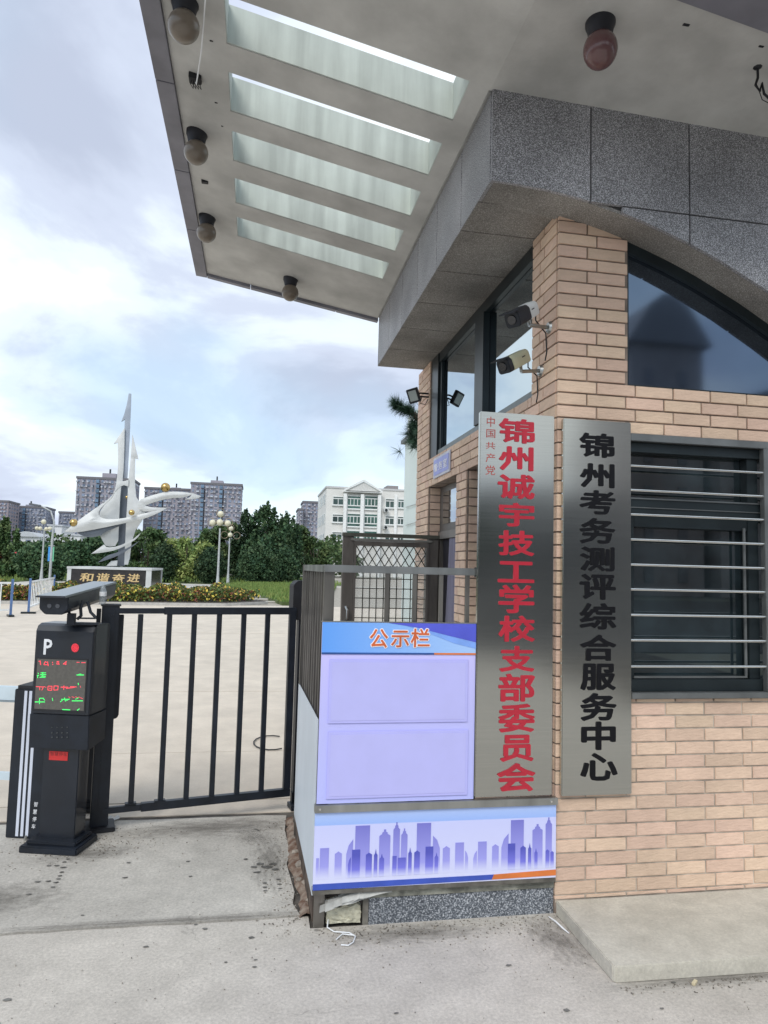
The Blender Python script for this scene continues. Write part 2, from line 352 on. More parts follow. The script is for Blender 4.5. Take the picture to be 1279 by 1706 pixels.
# stains on the ramp: thin worn patches
STAIN=mat('oil_stain',(.075,.072,.065),.8,var=.35,scale=30,col2=(.20,.195,.18))
def blot(px,py,r,sq=.6,n=11,z=.0065,m=STAIN,name='stain'):
    c=onZ(px,py,0); b=MB(); pts=[]
    for i in range(n):
        a=2*math.pi*i/n; q=r*rs.uniform(.72,1.25); pts.append((c.x+q*math.cos(a),c.y+q*math.sin(a)*sq,z))
    b.quad(*pts); return b
def blots(l,name='stain',zz=.0065):
    b=MB()
    for px,py,r in l:
        q=blot(px,py,r,z=zz); i=len(b.v); b.v+=q.v; b.f+=[tuple(i+j for j in f) for f in q.f]
    o=b.build(name,STAIN,pav); return o
blots([(82,1444,.013),(94,1444,.014),(107,1438,.013),(105,1447,.015),(103,1455,.013),(100,1461,.012),(97,1466,.013),(93,1472,.012),(88,1480,.013),(62,1471,.014),(80,1470,.014),(48,1492,.013),(113,1433,.01)])
blots([(214,1439,.012),(313,1437,.012),(317,1462,.011),(208,1464,.014),(409,1433,.014),(137,1527,.009),(426,1383,.012),(430,1385,.01)])
blots([(441,1473,.012),(441,1480,.012),(442,1486,.011),(464,1467,.012),(465,1475,.012),(466,1482,.011)])
blots([(423,1446,.022),(433,1441,.026),(444,1446,.03),(455,1441,.024),(428,1455,.018),(459,1450,.02)])
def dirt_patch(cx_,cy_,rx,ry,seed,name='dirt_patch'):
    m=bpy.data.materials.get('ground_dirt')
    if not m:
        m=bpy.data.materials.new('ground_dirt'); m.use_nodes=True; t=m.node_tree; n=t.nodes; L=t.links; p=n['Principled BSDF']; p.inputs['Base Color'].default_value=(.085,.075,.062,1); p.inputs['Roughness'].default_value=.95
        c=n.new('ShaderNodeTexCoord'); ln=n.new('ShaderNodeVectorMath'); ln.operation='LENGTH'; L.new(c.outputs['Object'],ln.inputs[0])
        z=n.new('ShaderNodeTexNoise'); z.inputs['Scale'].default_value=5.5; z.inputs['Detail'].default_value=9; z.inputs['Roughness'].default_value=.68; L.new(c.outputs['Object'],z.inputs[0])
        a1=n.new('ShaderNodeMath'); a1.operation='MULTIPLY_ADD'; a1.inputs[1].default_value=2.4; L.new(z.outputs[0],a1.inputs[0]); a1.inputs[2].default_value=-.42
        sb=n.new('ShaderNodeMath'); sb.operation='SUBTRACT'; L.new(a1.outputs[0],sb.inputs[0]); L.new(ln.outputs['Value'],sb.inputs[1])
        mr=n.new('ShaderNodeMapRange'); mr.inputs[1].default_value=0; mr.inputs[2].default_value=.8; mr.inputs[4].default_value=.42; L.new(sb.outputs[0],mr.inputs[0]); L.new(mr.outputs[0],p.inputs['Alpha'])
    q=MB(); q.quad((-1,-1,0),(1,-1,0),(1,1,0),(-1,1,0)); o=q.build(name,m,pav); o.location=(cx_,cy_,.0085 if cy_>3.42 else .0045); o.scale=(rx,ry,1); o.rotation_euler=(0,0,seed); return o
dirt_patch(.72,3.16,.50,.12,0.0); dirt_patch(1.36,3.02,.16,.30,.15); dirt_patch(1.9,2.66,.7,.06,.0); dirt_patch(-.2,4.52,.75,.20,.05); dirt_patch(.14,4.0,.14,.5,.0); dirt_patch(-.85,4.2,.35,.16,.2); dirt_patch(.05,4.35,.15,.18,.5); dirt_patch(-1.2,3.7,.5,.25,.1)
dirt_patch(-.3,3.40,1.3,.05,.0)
blots([(326,1541,.009),(341,1548,.013),(418,1563,.014),(243,1578,.013),(12,1667,.016),(376,1604,.008),(847,1609,.012),(1102,1681,.009),(943,1684,.014),(660,1689,.008),(425,1600,.008),(424,1612,.01),(1122,1638,.01)],zz=.003)
# ================================================================== GATEHOUSE
WX,WY=1.444,3.25
G=Vector((2.6,4.8,0))
gh=thing('gatehouse','brick gatehouse with granite clad canopy beam and slatted soffit','building',G)
def gb(mb,name,m,parent=gh,**k): return mb.build(name,m,parent,off=G,**k)
XR=3.9
def arch(X):
    pts=[(0,3.445),(1.02,3.445),(1.2,3.440),(1.36,3.428),(1.53,3.402),(1.68,3.368),(1.83,3.325),(1.9,3.302),(2.05,3.250),(2.22,3.180),(2.49,3.048),(2.8,2.87),(3.2,2.60),(3.6,2.36),(9,2.36)]
    for (a,za),(b_,zb) in zip(pts,pts[1:]):
        if X<=b_: return za+(zb-za)*(X-a)/(b_-a)
    return 2.36
# walls (mortar backing) -------------------------------------------------
fw=MB(); T=.22; f0=WY+.008
fw.box(WX+.008,1.829,f0,f0+T,0,3.43)
fw.box(1.829,3.4,f0,f0+T,0,.985); fw.box(1.829,XR,f0,f0+T,2.325,2.555); fw.box(3.4,XR,f0,f0+T,0,2.325)
fw=gb(fw,'front_wall',MORTAR)
lm=MB(); lm.box(WX+.009,1.829,f0-.003,f0-.0005,.05,.70); lm.box(1.829,3.4,f0-.003,f0-.0005,.05,.984); gb(lm,'pale_pointing',mat('pale_mortar',(.46,.40,.335),.95,var=.3,scale=9,bump=.3,wst=.3),fw)
sw=MB(); s0=WX+.008; s1=s0+T; E0=6.39
sw.box(s0,s1,WY+.23,3.59,0,3.43); sw.box(s0,s1,3.59,4.78,0,.9); sw.box(s0,s1,3.59,5.93,2.318,2.55); sw.box(s0,s1,4.783,5.043,0,2.318)
sw.box(s0,s1,5.921,E0-.008,0,2.318); sw.box(s0,s1,5.93,E0-.008,2.318,3.43)
sw=gb(sw,'side_wall',MORTAR)
bw=MB(); bw.box(s1,XR,E0-.2,E0,0,3.5); bw.box(XR-.2,XR,f0+T,E0-.2,0,3.5); bw.box(s1,XR-.2,WY+.23,E0-.2,3.44,3.5); bw=gb(bw,'rear_wall',mat('plain_render',(.5,.42,.35),.9))
fl=MB(); fl.box(s1,XR-.2,f0+T,E0-.2,.0,.03); gb(fl,'room_floor',mat('room_floor',(.12,.11,.1),.5))
# bricks -----------------------------------------------------------------
PZ=.0637; ZA=2.567; JT=.0085; BL=.212
allb=[]   # (size, centre, wallobj, camera-distance)
def sub(rect,ops):
    rs_=[rect]
    for (a,b_,c,d) in ops:
        nr=[]
        for (x0,x1,z0,z1) in rs_:
            if a>=x1 or b_<=x0 or c>=z1 or d<=z0: nr.append((x0,x1,z0,z1)); continue
            if x0<a: nr.append((x0,a,z0,z1))
            if x1>b_: nr.append((b_,x1,z0,z1))
            m0,m1=max(x0,a),min(x1,b_)
            if z0<c: nr.append((m0,m1,z0,c))
            if z1>d: nr.append((m0,m1,d,z1))
        rs_=nr
    return [r for r in rs_ if r[1]-r[0]>.015 and r[3]-r[2]>.014]
def wallbricks(kind,u0,u1,z0,z1,ops,fix,wall,ph=0):
    k0=math.floor((z0-ZA)/PZ)
    for k_ in range(k0,int((z1-ZA)/PZ)+1):
        a=ZA+k_*PZ; za,zb=max(a,z0),min(a+PZ,z1)
        if zb-za<.015: continue
        typ=(k_+ph)%2      # k=0: row just above the sill line: 3/4 start
        u=u0
        first=True
        while u<u1-.01:
            L_=BL*(.75 if (typ==0 and first) else 1); first=False
            r=(u,min(u+L_,u1),za,zb)
            for (x0,x1,p0,p1) in sub(r,ops):
                w=x1-x0-JT; h=p1-p0-JT; c=(x0+x1)/2; cz=(p0+p1)/2
                j=rng.uniform(-.0010,.0010)
                if kind=='f': ctr=Vector((c,WY+.008+fix+j,cz)); sz=(w,.016,h)
                elif kind=='s': ctr=Vector((WX+.008+fix+j,c,cz)); sz=(.016,w,h)
                allb.append((sz,ctr,wall))
            u+=L_
wallbricks('f',WX,XR,.062,3.44,[(1.829,3.4,.997,2.313),(1.829,9,2.567,9)],0,fw)
wallbricks('s',WY+.018,E0,.0,3.44,[(3.59,5.93,2.56,9),(3.59,4.783,.9,2.315),(5.043,5.921,-1,2.315)],0,sw,1)
# reveals of the openings on the side wall (faces turned to the camera)
def reveal(y,z0,z1,wall):
    k0=math.floor((z0-ZA)/PZ)
    for k_ in range(k0,int((z1-ZA)/PZ)+1):
        a=ZA+k_*PZ; za,zb=max(a,z0),min(a+PZ,z1)
        if zb-za<.015: continue
        allb.append(((.095-JT,.012,zb-za-JT),Vector((WX+.018+.0475,y-.004,(za+zb)/2)),wall))
reveal(4.783,.9,2.315,sw); reveal(5.921,0,2.315,sw)
def dist(c): return (Vector(c)-C0).length
def proj(c):
    d=Vector(c)-C0; z=d.dot(CF); return CX+F*d.dot(CR)/z, CY-F*d.dot(CU)/z
vis=[b for b in allb if -60<proj(b[1])[0]<1340 and -40<proj(b[1])[1]<1740]
hid=[b for b in allb if b not in vis]
def area(b):
    c=b[1]; d=(c-C0); n=Vector((0,-1,0)) if b[0][0]>b[0][1] else Vector((-1,0,0))
    return (b[0][0]+b[0][1])*b[0][2]*abs(d.normalized().dot(n))/d.length_squared
def covered(b):
    x,y=proj(b[1]); return (800<x<918 and 690<y<1325) or (940<x<1045 and 705<y<1320) or (x<925 and y>1040)
vis.sort(key=lambda b:(covered(b),-area(b)))
cap={'front_wall':0,'side_wall':0}; BM={}; rest=[]
for i,(sz,c,wall) in enumerate(vis):
    if cap['front_wall']+cap['side_wall']>=300: rest.append((sz,c,wall)); continue
    cap[wall.name]+=1
    key=tuple(round(v,4) for v in sz)
    if key not in BM:
        q=MB(); q.box(-sz[0]/2,sz[0]/2,-sz[1]/2,sz[1]/2,-sz[2]/2,sz[2]/2); o=q.build('brick',BRICK,wall,bevel=.0012); BM[key]=o.data
    else:
        o=bpy.data.objects.new('brick',BM[key]); COL.objects.link(o); o.parent=wall
    o.location=c-G
for wall in (fw,sw):
    q=MB()
    for sz,c,w_ in rest+hid:
        if w_ is wall: q.box(c.x-sz[0]/2,c.x+sz[0]/2,c.y-sz[1]/2,c.y+sz[1]/2,c.z-sz[2]/2,c.z+sz[2]/2)
    if q.v:
        BR2=mat('brick_clay_joined',(.70,.51,.385),.78,var=.05,scale=16,bump=.35,bscale=50,island=.11,wst=.16,stretch=(1,1,3))
        tag(gb(q,'remaining_bricks',BR2,wall,fix=False),kind='stuff')
# granite beam ------------------------------------------------------------
BX,BY=1.02,3.06; ZS=3.90
bm=MB()
n_=24; xs_=[BX+.02+(XR+.3-BX-.04)*i/n_ for i in range(n_+1)]
prof=[(x,arch(x)+.02) for x in xs_]
bm.prismY(prof+[(XR+.28,ZS+.05),(BX+.02,ZS+.05)],BY+.02,WY+.01)
bm.box(BX+.02,WX+.2,WY+.01,6.20,3.465,ZS+.05)
beam=gb(bm,'canopy_beam',mat('joint_backing',(.05,.05,.05),.9))  # dark backing behind the granite slabs, visible in their joints
jx=[BX,1.527,2.056,2.585,3.11,3.64,XR+.3]; ZJ=3.397; gp=.0035
def bot(x): return arch(x)
for a,b_ in zip(jx,jx[1:]):
    xx=[a+gp]+[x for x in xs_ if a+gp<x<b_-gp]+[b_-gp]
    lowpts=[(x,bot(x)) for x in xx]
    q=MB()
    if all(z>ZJ-.01 for x,z in lowpts): q.prismY(lowpts+[(b_-gp,ZS+.03),(a+gp,ZS+.03)],BY,BY+.019); gb(q,'granite_slab',STONE,beam,bevel=.0012); continue
    hi_=[(x,max(z,ZJ+gp)) for x,z in lowpts]
    # drop duplicates at flat part
    h2=[p for i,p in enumerate(hi_) if i in(0,len(hi_)-1) or not(abs(hi_[i-1][1]-p[1])<1e-6 and abs(hi_[i+1][1]-p[1])<1e-6)]
    q.prismY(h2+[(b_-gp,ZS+.03),(a+gp,ZS+.03)],BY,BY+.019); gb(q,'granite_slab',STONE,beam,bevel=.0012)
    lo_=[(x,z) for x,z in lowpts if z<ZJ-gp-.004]
    if len(lo_)>1:
        x0=lo_[0][0]
        q=MB(); q.prismY(lo_+[(lo_[-1][0],ZJ-gp),(x0,ZJ-gp)],BY,BY+.019); gb(q,'granite_slab',STONE,beam,bevel=.0012)
jy=[BY,3.565,4.095,4.625,5.155,5.69,6.22]
for a,b_ in zip(jy,jy[1:]):
    a2=a if a==BY else a+gp
    q=MB(); q.box(BX,BX+.019,a2+(0.0195 if a==BY else 0),b_-gp,3.445,ZS+.03); gb(q,'granite_slab',STONE,beam,bevel=.0012)
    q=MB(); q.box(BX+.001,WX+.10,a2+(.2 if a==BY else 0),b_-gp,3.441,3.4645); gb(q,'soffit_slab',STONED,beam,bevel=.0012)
q=MB(); 
for x0,x1 in zip(xs_,xs_[1:]):
    z0,z1=bot(x0),bot(x1); q.hexa([(x0,BY+.0195,z0),(x1,BY+.0195,z1),(x1,WY+.04,z1),(x0,WY+.04,z0)],[(x0,BY+.0195,z0+.018),(x1,BY+.0195,z1+.018),(x1,WY+.04,z1+.018),(x0,WY+.04,z0+.018)])
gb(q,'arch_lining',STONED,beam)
q=MB(); q.box(BX,WX+.2,6.2,6.22,3.44,ZS+.03); gb(q,'beam_end',STONE,beam)
# canopy soffit with five long slots ---------------------------------------
KS=.2; TH=.20
def sz_(X): return ZS+KS*(BX-.005-X) if X<BX-.005 else ZS-.025*(X-(BX-.005))
slots=[(3.06,3.36),(3.57,3.885),(4.075,4.38),(4.59,4.91),(5.12,5.425)]
SX0,SX1=-.245,.91; OX=-.64; FY,BYY=2.38,6.33
cn=MB()
def plate(x0,x1,y0,y1,mb=None,t=TH,dz=0):
    mb=mb or cn
    mb.hexa([(x0,y0,sz_(x0)+dz),(x1,y0,sz_(x1)+dz),(x1,y1,sz_(x1)+dz),(x0,y1,sz_(x0)+dz)],[(x0,y0,sz_(x0)+t+dz),(x1,y0,sz_(x1)+t+dz),(x1,y1,sz_(x1)+t+dz),(x0,y1,sz_(x0)+t+dz)])
# far end is slightly bowed: build far plate in strips
plate(OX+.10,SX0,FY+.1,slots[-1][1])
plate(SX1,BX-.005,FY+.1,slots[-1][1])
plate(SX0,SX1,FY+.1,slots[0][0])
def farY(x):   # bowed far edge
    t=(x-OX)/(BX-OX); return 6.40-.10*t+.0*math.sin(math.pi*t)
nx=10
for i in range(nx):
    a=OX+.10+(BX-.005-OX-.10)*i/nx; b_=OX+.10+(BX-.005-OX-.10)*(i+1)/nx
    cn.hexa([(a,slots[-1][1],sz_(a)),(b_,slots[-1][1],sz_(b_)),(b_,farY(b_)-.05,sz_(b_)),(a,farY(a)-.05,sz_(a))],[(a,slots[-1][1],sz_(a)+TH),(b_,slots[-1][1],sz_(b_)+TH),(b_,farY(b_)-.05,sz_(b_)+TH),(a,farY(a)-.05,sz_(a)+TH)])
def frontY(x): return 2.30+.155*(x-1.2) if x>1.0 else 2.27
XE=XR+.6
cn.hexa([(BX-.005,FY+.1,sz_(BX-.005)),(XE,FY+.45,sz_(XE)),(XE,BY+.019,sz_(XE)),(BX-.005,BY+.019,sz_(BX-.005))],[(BX-.005,FY+.1,ZS+TH),(XE,FY+.45,ZS+TH),(XE,BY+.019,ZS+TH),(BX-.005,BY+.019,ZS+TH)])
cn.box(BX-.005,XE,BY+.019,6.3,ZS+.06,ZS+TH)
# front strip up to the edge (follows the skewed front edge seen top right)
fe0=onP(1140,0,(0,0,ZS),Vector((.02,0,1))); fe1=onP(1279,50,(0,0,ZS),Vector((.02,0,1)))
sl=(fe1.y-fe0.y)/(fe1.x-fe0.x)
def feY(x): return fe0.y+sl*(x-fe0.x)
cn.hexa([(BX-.005,feY(BX),sz_(BX-.005)),(XE,feY(XE),sz_(XE)),(XE,FY+.45,sz_(XE)),(BX-.005,FY+.1,sz_(BX-.005))],[(BX-.005,feY(BX),ZS+TH),(XE,feY(XE),ZS+TH),(XE,FY+.45,ZS+TH),(BX-.005,FY+.1,ZS+TH)])
plate(OX+.10,BX-.005,2.28,FY+.1)
canopy=gb(cn,'canopy_soffit',SOFFIT)
# cross beams between the slots, their tall faces painted white
for (a,b_),(c,d) in zip(slots,slots[1:]):
    q=MB(); plate(SX0,SX1,b_+.004,c-.004,q,TH-.004); gb(q,'cross_beam',SOFFIT,canopy)
for (a,b_) in slots:
    q=MB()
    q.hexa([(SX0+.003,b_-.004,sz_(SX0)+.004),(SX1-.003,b_-.004,sz_(SX1)+.004),(SX1-.003,b_+.0035,sz_(SX1)+.004),(SX0+.003,b_+.0035,sz_(SX0)+.004)],
           [(SX0+.003,b_-.004,sz_(SX0)+TH+.001),(SX1-.003,b_-.004,sz_(SX1)+TH+.001),(SX1-.003,b_+.0035,sz_(SX1)+TH+.001),(SX0+.003,b_+.0035,sz_(SX0)+TH+.001)])
    q.hexa([(SX0-.003,a,sz_(SX0)+.004),(SX0+.003,a,sz_(SX0)+.004),(SX0+.003,b_-.005,sz_(SX0)+.004),(SX0-.003,b_-.005,sz_(SX0)+.004)],[(SX0-.003,a,sz_(SX0)+TH+.001),(SX0+.003,a,sz_(SX0)+TH+.001),(SX0+.003,b_-.005,sz_(SX0)+TH+.001),(SX0-.003,b_-.005,sz_(SX0)+TH+.001)])
    q.hexa([(SX1-.003,a,sz_(SX1)+.004),(SX1+.003,a,sz_(SX1)+.004),(SX1+.003,b_-.005,sz_(SX1)+.004),(SX1-.003,b_-.005,sz_(SX1)+.004)],[(SX1-.003,a,sz_(SX1)+TH+.001),(SX1+.003,a,sz_(SX1)+TH+.001),(SX1+.003,b_-.005,sz_(SX1)+TH+.001),(SX1-.003,b_-.005,sz_(SX1)+TH+.001)])
    gb(q,'slot_lining',REVEAL,canopy)
# fascia panels, joints along the outer edge
fy=[2.25,2.95,3.78,4.66,5.50,6.41]
for a,b_ in zip(fy,fy[1:]):
    q=MB(); zo=sz_(OX)
    q.hexa([(OX,a+.003,zo-.030),(OX+.098,a+.003,zo-.040),(OX+.098,b_-.003,zo-.040),(OX,b_-.003,zo-.030)],[(OX,a+.003,zo+.27),(OX+.098,a+.003,zo+.27),(OX+.098,b_-.003,zo+.27),(OX,b_-.003,zo+.27)])
    gb(q,'fascia_panel',FASCIA,canopy,bevel=.002)
for i in range(4):
    a=OX+.10+(BX-OX-.10)*i/4+.002; b_=OX+.10+(BX-OX-.10)*(i+1)/4-.002
    q=MB(); q.hexa([(a,farY(a)-.048,sz_(a)-.025),(b_,farY(b_)-.048,sz_(b_)-.025),(b_,farY(b_)+.01,sz_(b_)-.025),(a,farY(a)+.01,sz_(a)-.025)],[(a,farY(a)-.048,sz_(a)+.27),(b_,farY(b_)-.048,sz_(b_)+.27),(b_,farY(b_)+.01,sz_(b_)+.27),(a,farY(a)+.01,sz_(a)+.27)])
    gb(q,'fascia_panel',FASCIA,canopy,bevel=.002)
q=MB(); 
for x0,x1 in ((OX+.1,BX-.006),(BX-.004,2.2),(2.204,3.2),(3.204,XE)):
    q=MB(); ya,yb=(feY(max(x0,BX)) if x0>1 else 2.28),(feY(x1) if x0>1 else 2.28)
    wd=.17
    q.hexa([(x0,ya-wd,sz_(x0)-.03),(x1,yb-wd+(.02 if x0>1 else 0),sz_(x1)-.03),(x1,yb,sz_(x1)-.03),(x0,ya,sz_(x0)-.03)],[(x0,ya-wd,ZS+.45),(x1,yb-wd,ZS+.45),(x1,yb,ZS+.45),(x0,ya,ZS+.45)])
    gb(q,'fascia_panel',FASCIA,canopy)
# gutter trim where soffit meets granite
q=MB(); q.box(BX-.012,BX-.0005,3.075,6.2,ZS-.012,ZS+.02); gb(q,'edge_trim',mat('trim_grey',(.3,.3,.29),.7),canopy)
# soffit fittings
def son(px,py): return onP(px,py,(BX-.005,0,ZS),Vector((KS,0,1)))
p=son(326,128)
q=MB(); q.box(p.x-.035,p.x+.03,p.y-.03,p.y+.03,p.z-.025,p.z+.02); jb=gb(q,'junction_box',BLACK2,canopy,bevel=.004)
q=MB(); t0=son(349,-30); q.tube([(p.x,p.y,p.z-.03),(p.x+.01,p.y-.05,p.z-.075),((p.x+t0.x)/2,(p.y+t0.y)/2,p.z-.11),(t0.x,t0.y-.1,t0.z-.02)],.0035,6); gb(q,'white_cable',WHITEP,canopy,smooth=True)
q=MB()
for s_ in range(4): q.tube([(p.x+.01*s_-.02,p.y,p.z-.02),(p.x+.012*s_-.025,p.y-.01,p.z-.05),(p.x+.014*s_-.012,p.y+.01,p.z-.06),(p.x+.01*s_-.01,p.y,p.z-.03)],.0025,5)
gb(q,'wire_ends',BLACK2,canopy)
p=son(341,302); q=MB(); q.box(p.x-.022,p.x+.022,p.y-.016,p.y+.016,p.z-.012,p.z+.01); gb(q,'socket_plate',BLACK2,canopy,bevel=.002)
p=onP(1262,112,(BX,0,ZS),Vector((.025,0,1)))
q=MB(); q.tube([p+Vector((0,0,.01)),p+Vector((0,0,-.05)),p+Vector((-.012,0,-.085)),p+Vector((.01,0,-.11)),p+Vector((.02,.0,-.07)),p+Vector((.03,.0,-.12)),p+Vector((.07,0,-.15)),p+Vector((.16,0,-.14))],.006,6)
q.tube([p+Vector((.005,.01,-.08)),p+Vector((.02,0,-.15)),p+Vector((.05,0,-.16)),p+Vector((.09,0,-.19))],.002,5)
q.sphere(p,.02,8,6,.3); gb(q,'loose_wire',BLACK2,canopy,smooth=True)
for px,py,r_ in ((1143,41,.014),(1268,77,.011),(352,68,.008),(360,171,.008),(370,210,.006)):
    p=onP(px,py,(BX,0,ZS),Vector((.025,0,1))) if px>900 else son(px,py); q=MB(); q.box(p.x-r_,p.x+r_,p.y-r_*.4,p.y+r_*.4,p.z-.003,p.z+.004); gb(q,'screw_hole',BLACK2,canopy)
# windows -----------------------------------------------------------------
q=MB()
xw=[1.829+(XR-1.829)*i/20 for i in range(21)]
q.prismY([(1.829,2.56),(XR,2.56)]+[(x,arch(x)+.01) for x in reversed(xw)],3.284,3.292)
ug=gb(q,'upper_window_glass',GLASSB)
q=MB()
for x0,x1 in zip(xw,xw[1:]):
    q.hexa([(x0,3.258,arch(x0)-.055),(x1,3.258,arch(x1)-.055),(x1,3.283,arch(x1)-.055),(x0,3.283,arch(x0)-.055)],[(x0,3.258,arch(x0)+.0),(x1,3.258,arch(x1)+.0),(x1,3.283,arch(x1)+.0),(x0,3.283,arch(x0)+.0)])
gb(q,'frame',DARKM,ug)
q=MB(); q.box(1.829,XR,3.262,3.283,2.5555,2.573); gb(q,'sill_frame',DARKM,ug)
q=MB(); q.box(1.829,1.838,3.262,3.283,2.573,3.33); gb(q,'frame',DARKM,ug)
# lower window
LWZ0,LWZ1=.997,2.313
q=MB(); q.box(1.829,3.4,3.33,3.336,LWZ0+.02,LWZ1-.03); lg=gb(q,'lower_window_glass',GLASSD)
def fr(x0,x1,z0,z1,m=DARKM,y0=3.29,y1=3.329,par=lg,nm='frame'):
    q=MB(); q.box(x0,x1,y0,y1,z0,z1); return gb(q,nm,m,par,bevel=.002)
GREY=mat('grey_window_metal',(.20,.21,.21),.4,.6,var=.2,scale=5)
zt=onY(1060,725,3.245).z
fr(1.83,3.4,2.276,2.313,GREY,3.228,3.262,nm='outer_frame'); fr(1.83,3.4,.997,1.026,GREY,3.222,3.262,nm='outer_frame')
xm=onY(1276,950,3.24).x
fr(xm-.012,xm+.035,1.026,2.276,GREY,3.228,3.262,nm='outer_frame')
fr(1.83,3.4,2.225,2.276,y0=3.264); fr(1.83,3.4,1.026,1.085,y0=3.264)
fr(1.83,3.4,1.905,1.985,y0=3.275); fr(1.83,3.4,1.985,1.993,GREY,3.268,3.275,nm='frame_edge'); fr(1.83,3.4,1.94,1.945,GREY,3.268,3.275,nm='frame_edge')
fr(xm-.075,xm-.012,1.085,2.225,y0=3.2775)
fr(1.84,1.875,1.085,1.905,y0=3.28); fr(1.875,xm-.075,1.845,1.905,y0=3.28)
fr(xm-.105,xm-.09,1.10,1.86,GREY,3.272,3.28,nm='frame_edge'); fr(1.87,xm-.09,1.09,1.10,GREY,3.272,3.28,nm='frame_edge')
for py in (775.8,816.3,856.8,898.6,940.4,981.7,1024.3,1066.4,1110.3):
    a=onY(1053,py,3.240)
    q=MB(); q.tube([(1.80,3.240,a.z),(3.4,3.240,a.z)],.0075,10); gb(q,'security_bar',BARM,lg,smooth=True)
# pale things inside seen through the glass: a counter top with papers, far from the pane
q=MB(); q.box(1.9,3.3,3.42,3.9,1.0,1.03); gb(q,'desk',mat('desk',(.3,.28,.25),.6))
# side window
q=MB(); q.prismX([(3.59,2.555),(5.70,2.555),(5.70,3.45),(3.59,3.45)],WX+.055,WX+.061); sg=gb(q,'side_window_glass',GLASS)
def sf(y0,y1,z0,z1,m=DARKM,x0=WX+.02,x1=WX+.054,par=None,nm='frame'):
    q=MB(); q.box(x0,x1,y0,y1,z0,z1); return gb(q,nm,m,par or sg,bevel=.002)
sf(3.59,5.70,2.553,2.605,mat('sill_metal',(.13,.15,.15),.4,.5)); sf(3.59,5.70,3.36,3.441); sf(4.47,4.66,2.605,3.36,x0=WX+.008)
sf(5.70,5.925,2.553,3.441,x0=WX+.012,x1=WX+.10); sf(5.64,5.70,2.605,3.36,x0=WX+.03); sf(4.66,4.70,2.605,3.36,m=mat('inner_frame_grey',(.10,.12,.125),.4,.4),x0=WX+.03)
sf(3.59,3.62,2.605,3.36,x0=WX+.03)
# door opening: transom window, frame, leaf inside, near-black panel painting in the room's shade
q=MB(); q.box(WX+.11,WX+.15,5.044,5.92,1.93,2.314); tr=gb(q,'transom_frame',mat('transom_metal',(.17,.16,.15),.45,.4,var=.1))
q=MB(); q.box(WX+.104,WX+.109,5.13,5.80,1.99,2.26); gb(q,'transom_glass',GLASS,tr)
q=MB(); q.box(WX+.095,WX+.16,5.044,5.92,1.865,1.928); gb(q,'transom_rail',mat('transom_rail_metal',(.24,.22,.20),.45,.4),tr)
q=MB(); q.box(WX+.10,WX+.145,5.865,5.915,0,1.86); gb(q,'door_jamb',BRONZE)
q=MB(); q.box(WX+.13,WX+.16,5.045,5.86,0,1.86); gb(q,'doorway_shade_panel',mat('doorway_shade_paint',(.02,.018,.025),.7))
a=onX(743,905,WX+.12); 
q=MB(); q.hexa([(WX+.105,5.05,0),(WX+.125,5.05,0),(WX+.125,5.80,0),(WX+.105,5.80,0)],[(WX+.105,5.05,1.86),(WX+.125,5.05,1.86),(WX+.125,5.58,1.86),(WX+.105,5.58,1.86)]); gb(q,'door_curtain',mat('curtain_violet',(.20,.19,.26),.8,var=.2,scale=3,stretch=(1,14,.4)))
# hidden near opening on the side wall: glazed
q=MB(); q.box(WX+.11,WX+.116,3.59,4.783,.9,2.315); gb(q,'side_low_window_glass',GLASSD)
# entrance step slab in front of the wall
st=MB(); c0=onZ(1027.5,1637,0)
st.prismZ([(1.452,3.246),(1.448,2.70),(1.458,2.688),(2.62,2.662),(2.625,3.244)],.0,.064); st=tag(st.build('step_slab',STEPC,bevel=.004),'low raised concrete slab at the foot of the brick front wall','step')
st2=MB(); st2.prismZ([(2.629,3.244),(2.625,2.662),(3.9,2.64),(3.9,3.244)],0,.064); st2=tag(st2.build('step_slab',STEPC,bevel=.004),'second concrete step slab at the right edge beyond the crack','step')
# ================================================================== open bronze lattice door leaf
DY=5.9; lx1=onY(733,900,DY).x-.02; lx0=onY(571,900,DY).x; lz=1.895; L0=Vector((lx1,DY,0))
dl=thing('lattice_door','open bronze door leaf with lattice grille standing out from the brick wall','door',L0)
def lb(mb,name,m=BRONZE,**k): return mb.build(name,m,dl,off=L0,**k)
def zx(px,py): p=onY(px,py,DY-.03); return p.x,p.z
x5=lambda v:460+v/3.553
xa,xb=zx(x5(470),950)[0],zx(x5(885),950)[0]
zt_=zx(650,880+50/3.553)[1]; zt2=zx(650,880+108/3.553)[1]
q=MB(); q.box(lx0,xa-.02,DY-.03,DY+.03,.02,lz-.03); lb(q,'left_stile',bevel=.003)
q=MB(); q.box(xb+.02,lx1,DY-.03,DY+.03,.02,lz-.03); lb(q,'right_stile',bevel=.003)
q=MB(); q.box(xa-.02,xa,DY-.045,DY+.03,.5,zt2); lb(q,'moulding'); q=MB(); q.box(xb,xb+.02,DY-.045,DY+.03,.5,zt2); lb(q,'moulding')
q=MB(); q.box(lx0-.005,lx1+.005,DY-.045,DY+.04,lz-.03,lz); lb(q,'top_cap',mat('cap_dark',(.10,.10,.08),.5,.3))
q=MB(); q.box(xa-.05,xb+.05,DY-.048,DY+.0,zt2+.04,lz-.045); lb(q,'header_board',mat('header_board',(.25,.24,.215),.5,.3,var=.12,stretch=(.3,1,8)),bevel=.004)
q=MB(); q.box(xa-.02,xb+.02,DY-.04,DY+.03,zt2,zt2+.038); lb(q,'header_rail')
q=MB(); q.box(xa-.02,xb+.02,DY-.03,DY+.03,.02,.5); lb(q,'bottom_panel')
gl=MB(); gl.box(xa,xb,DY+.005,DY+.009,.5,zt2)
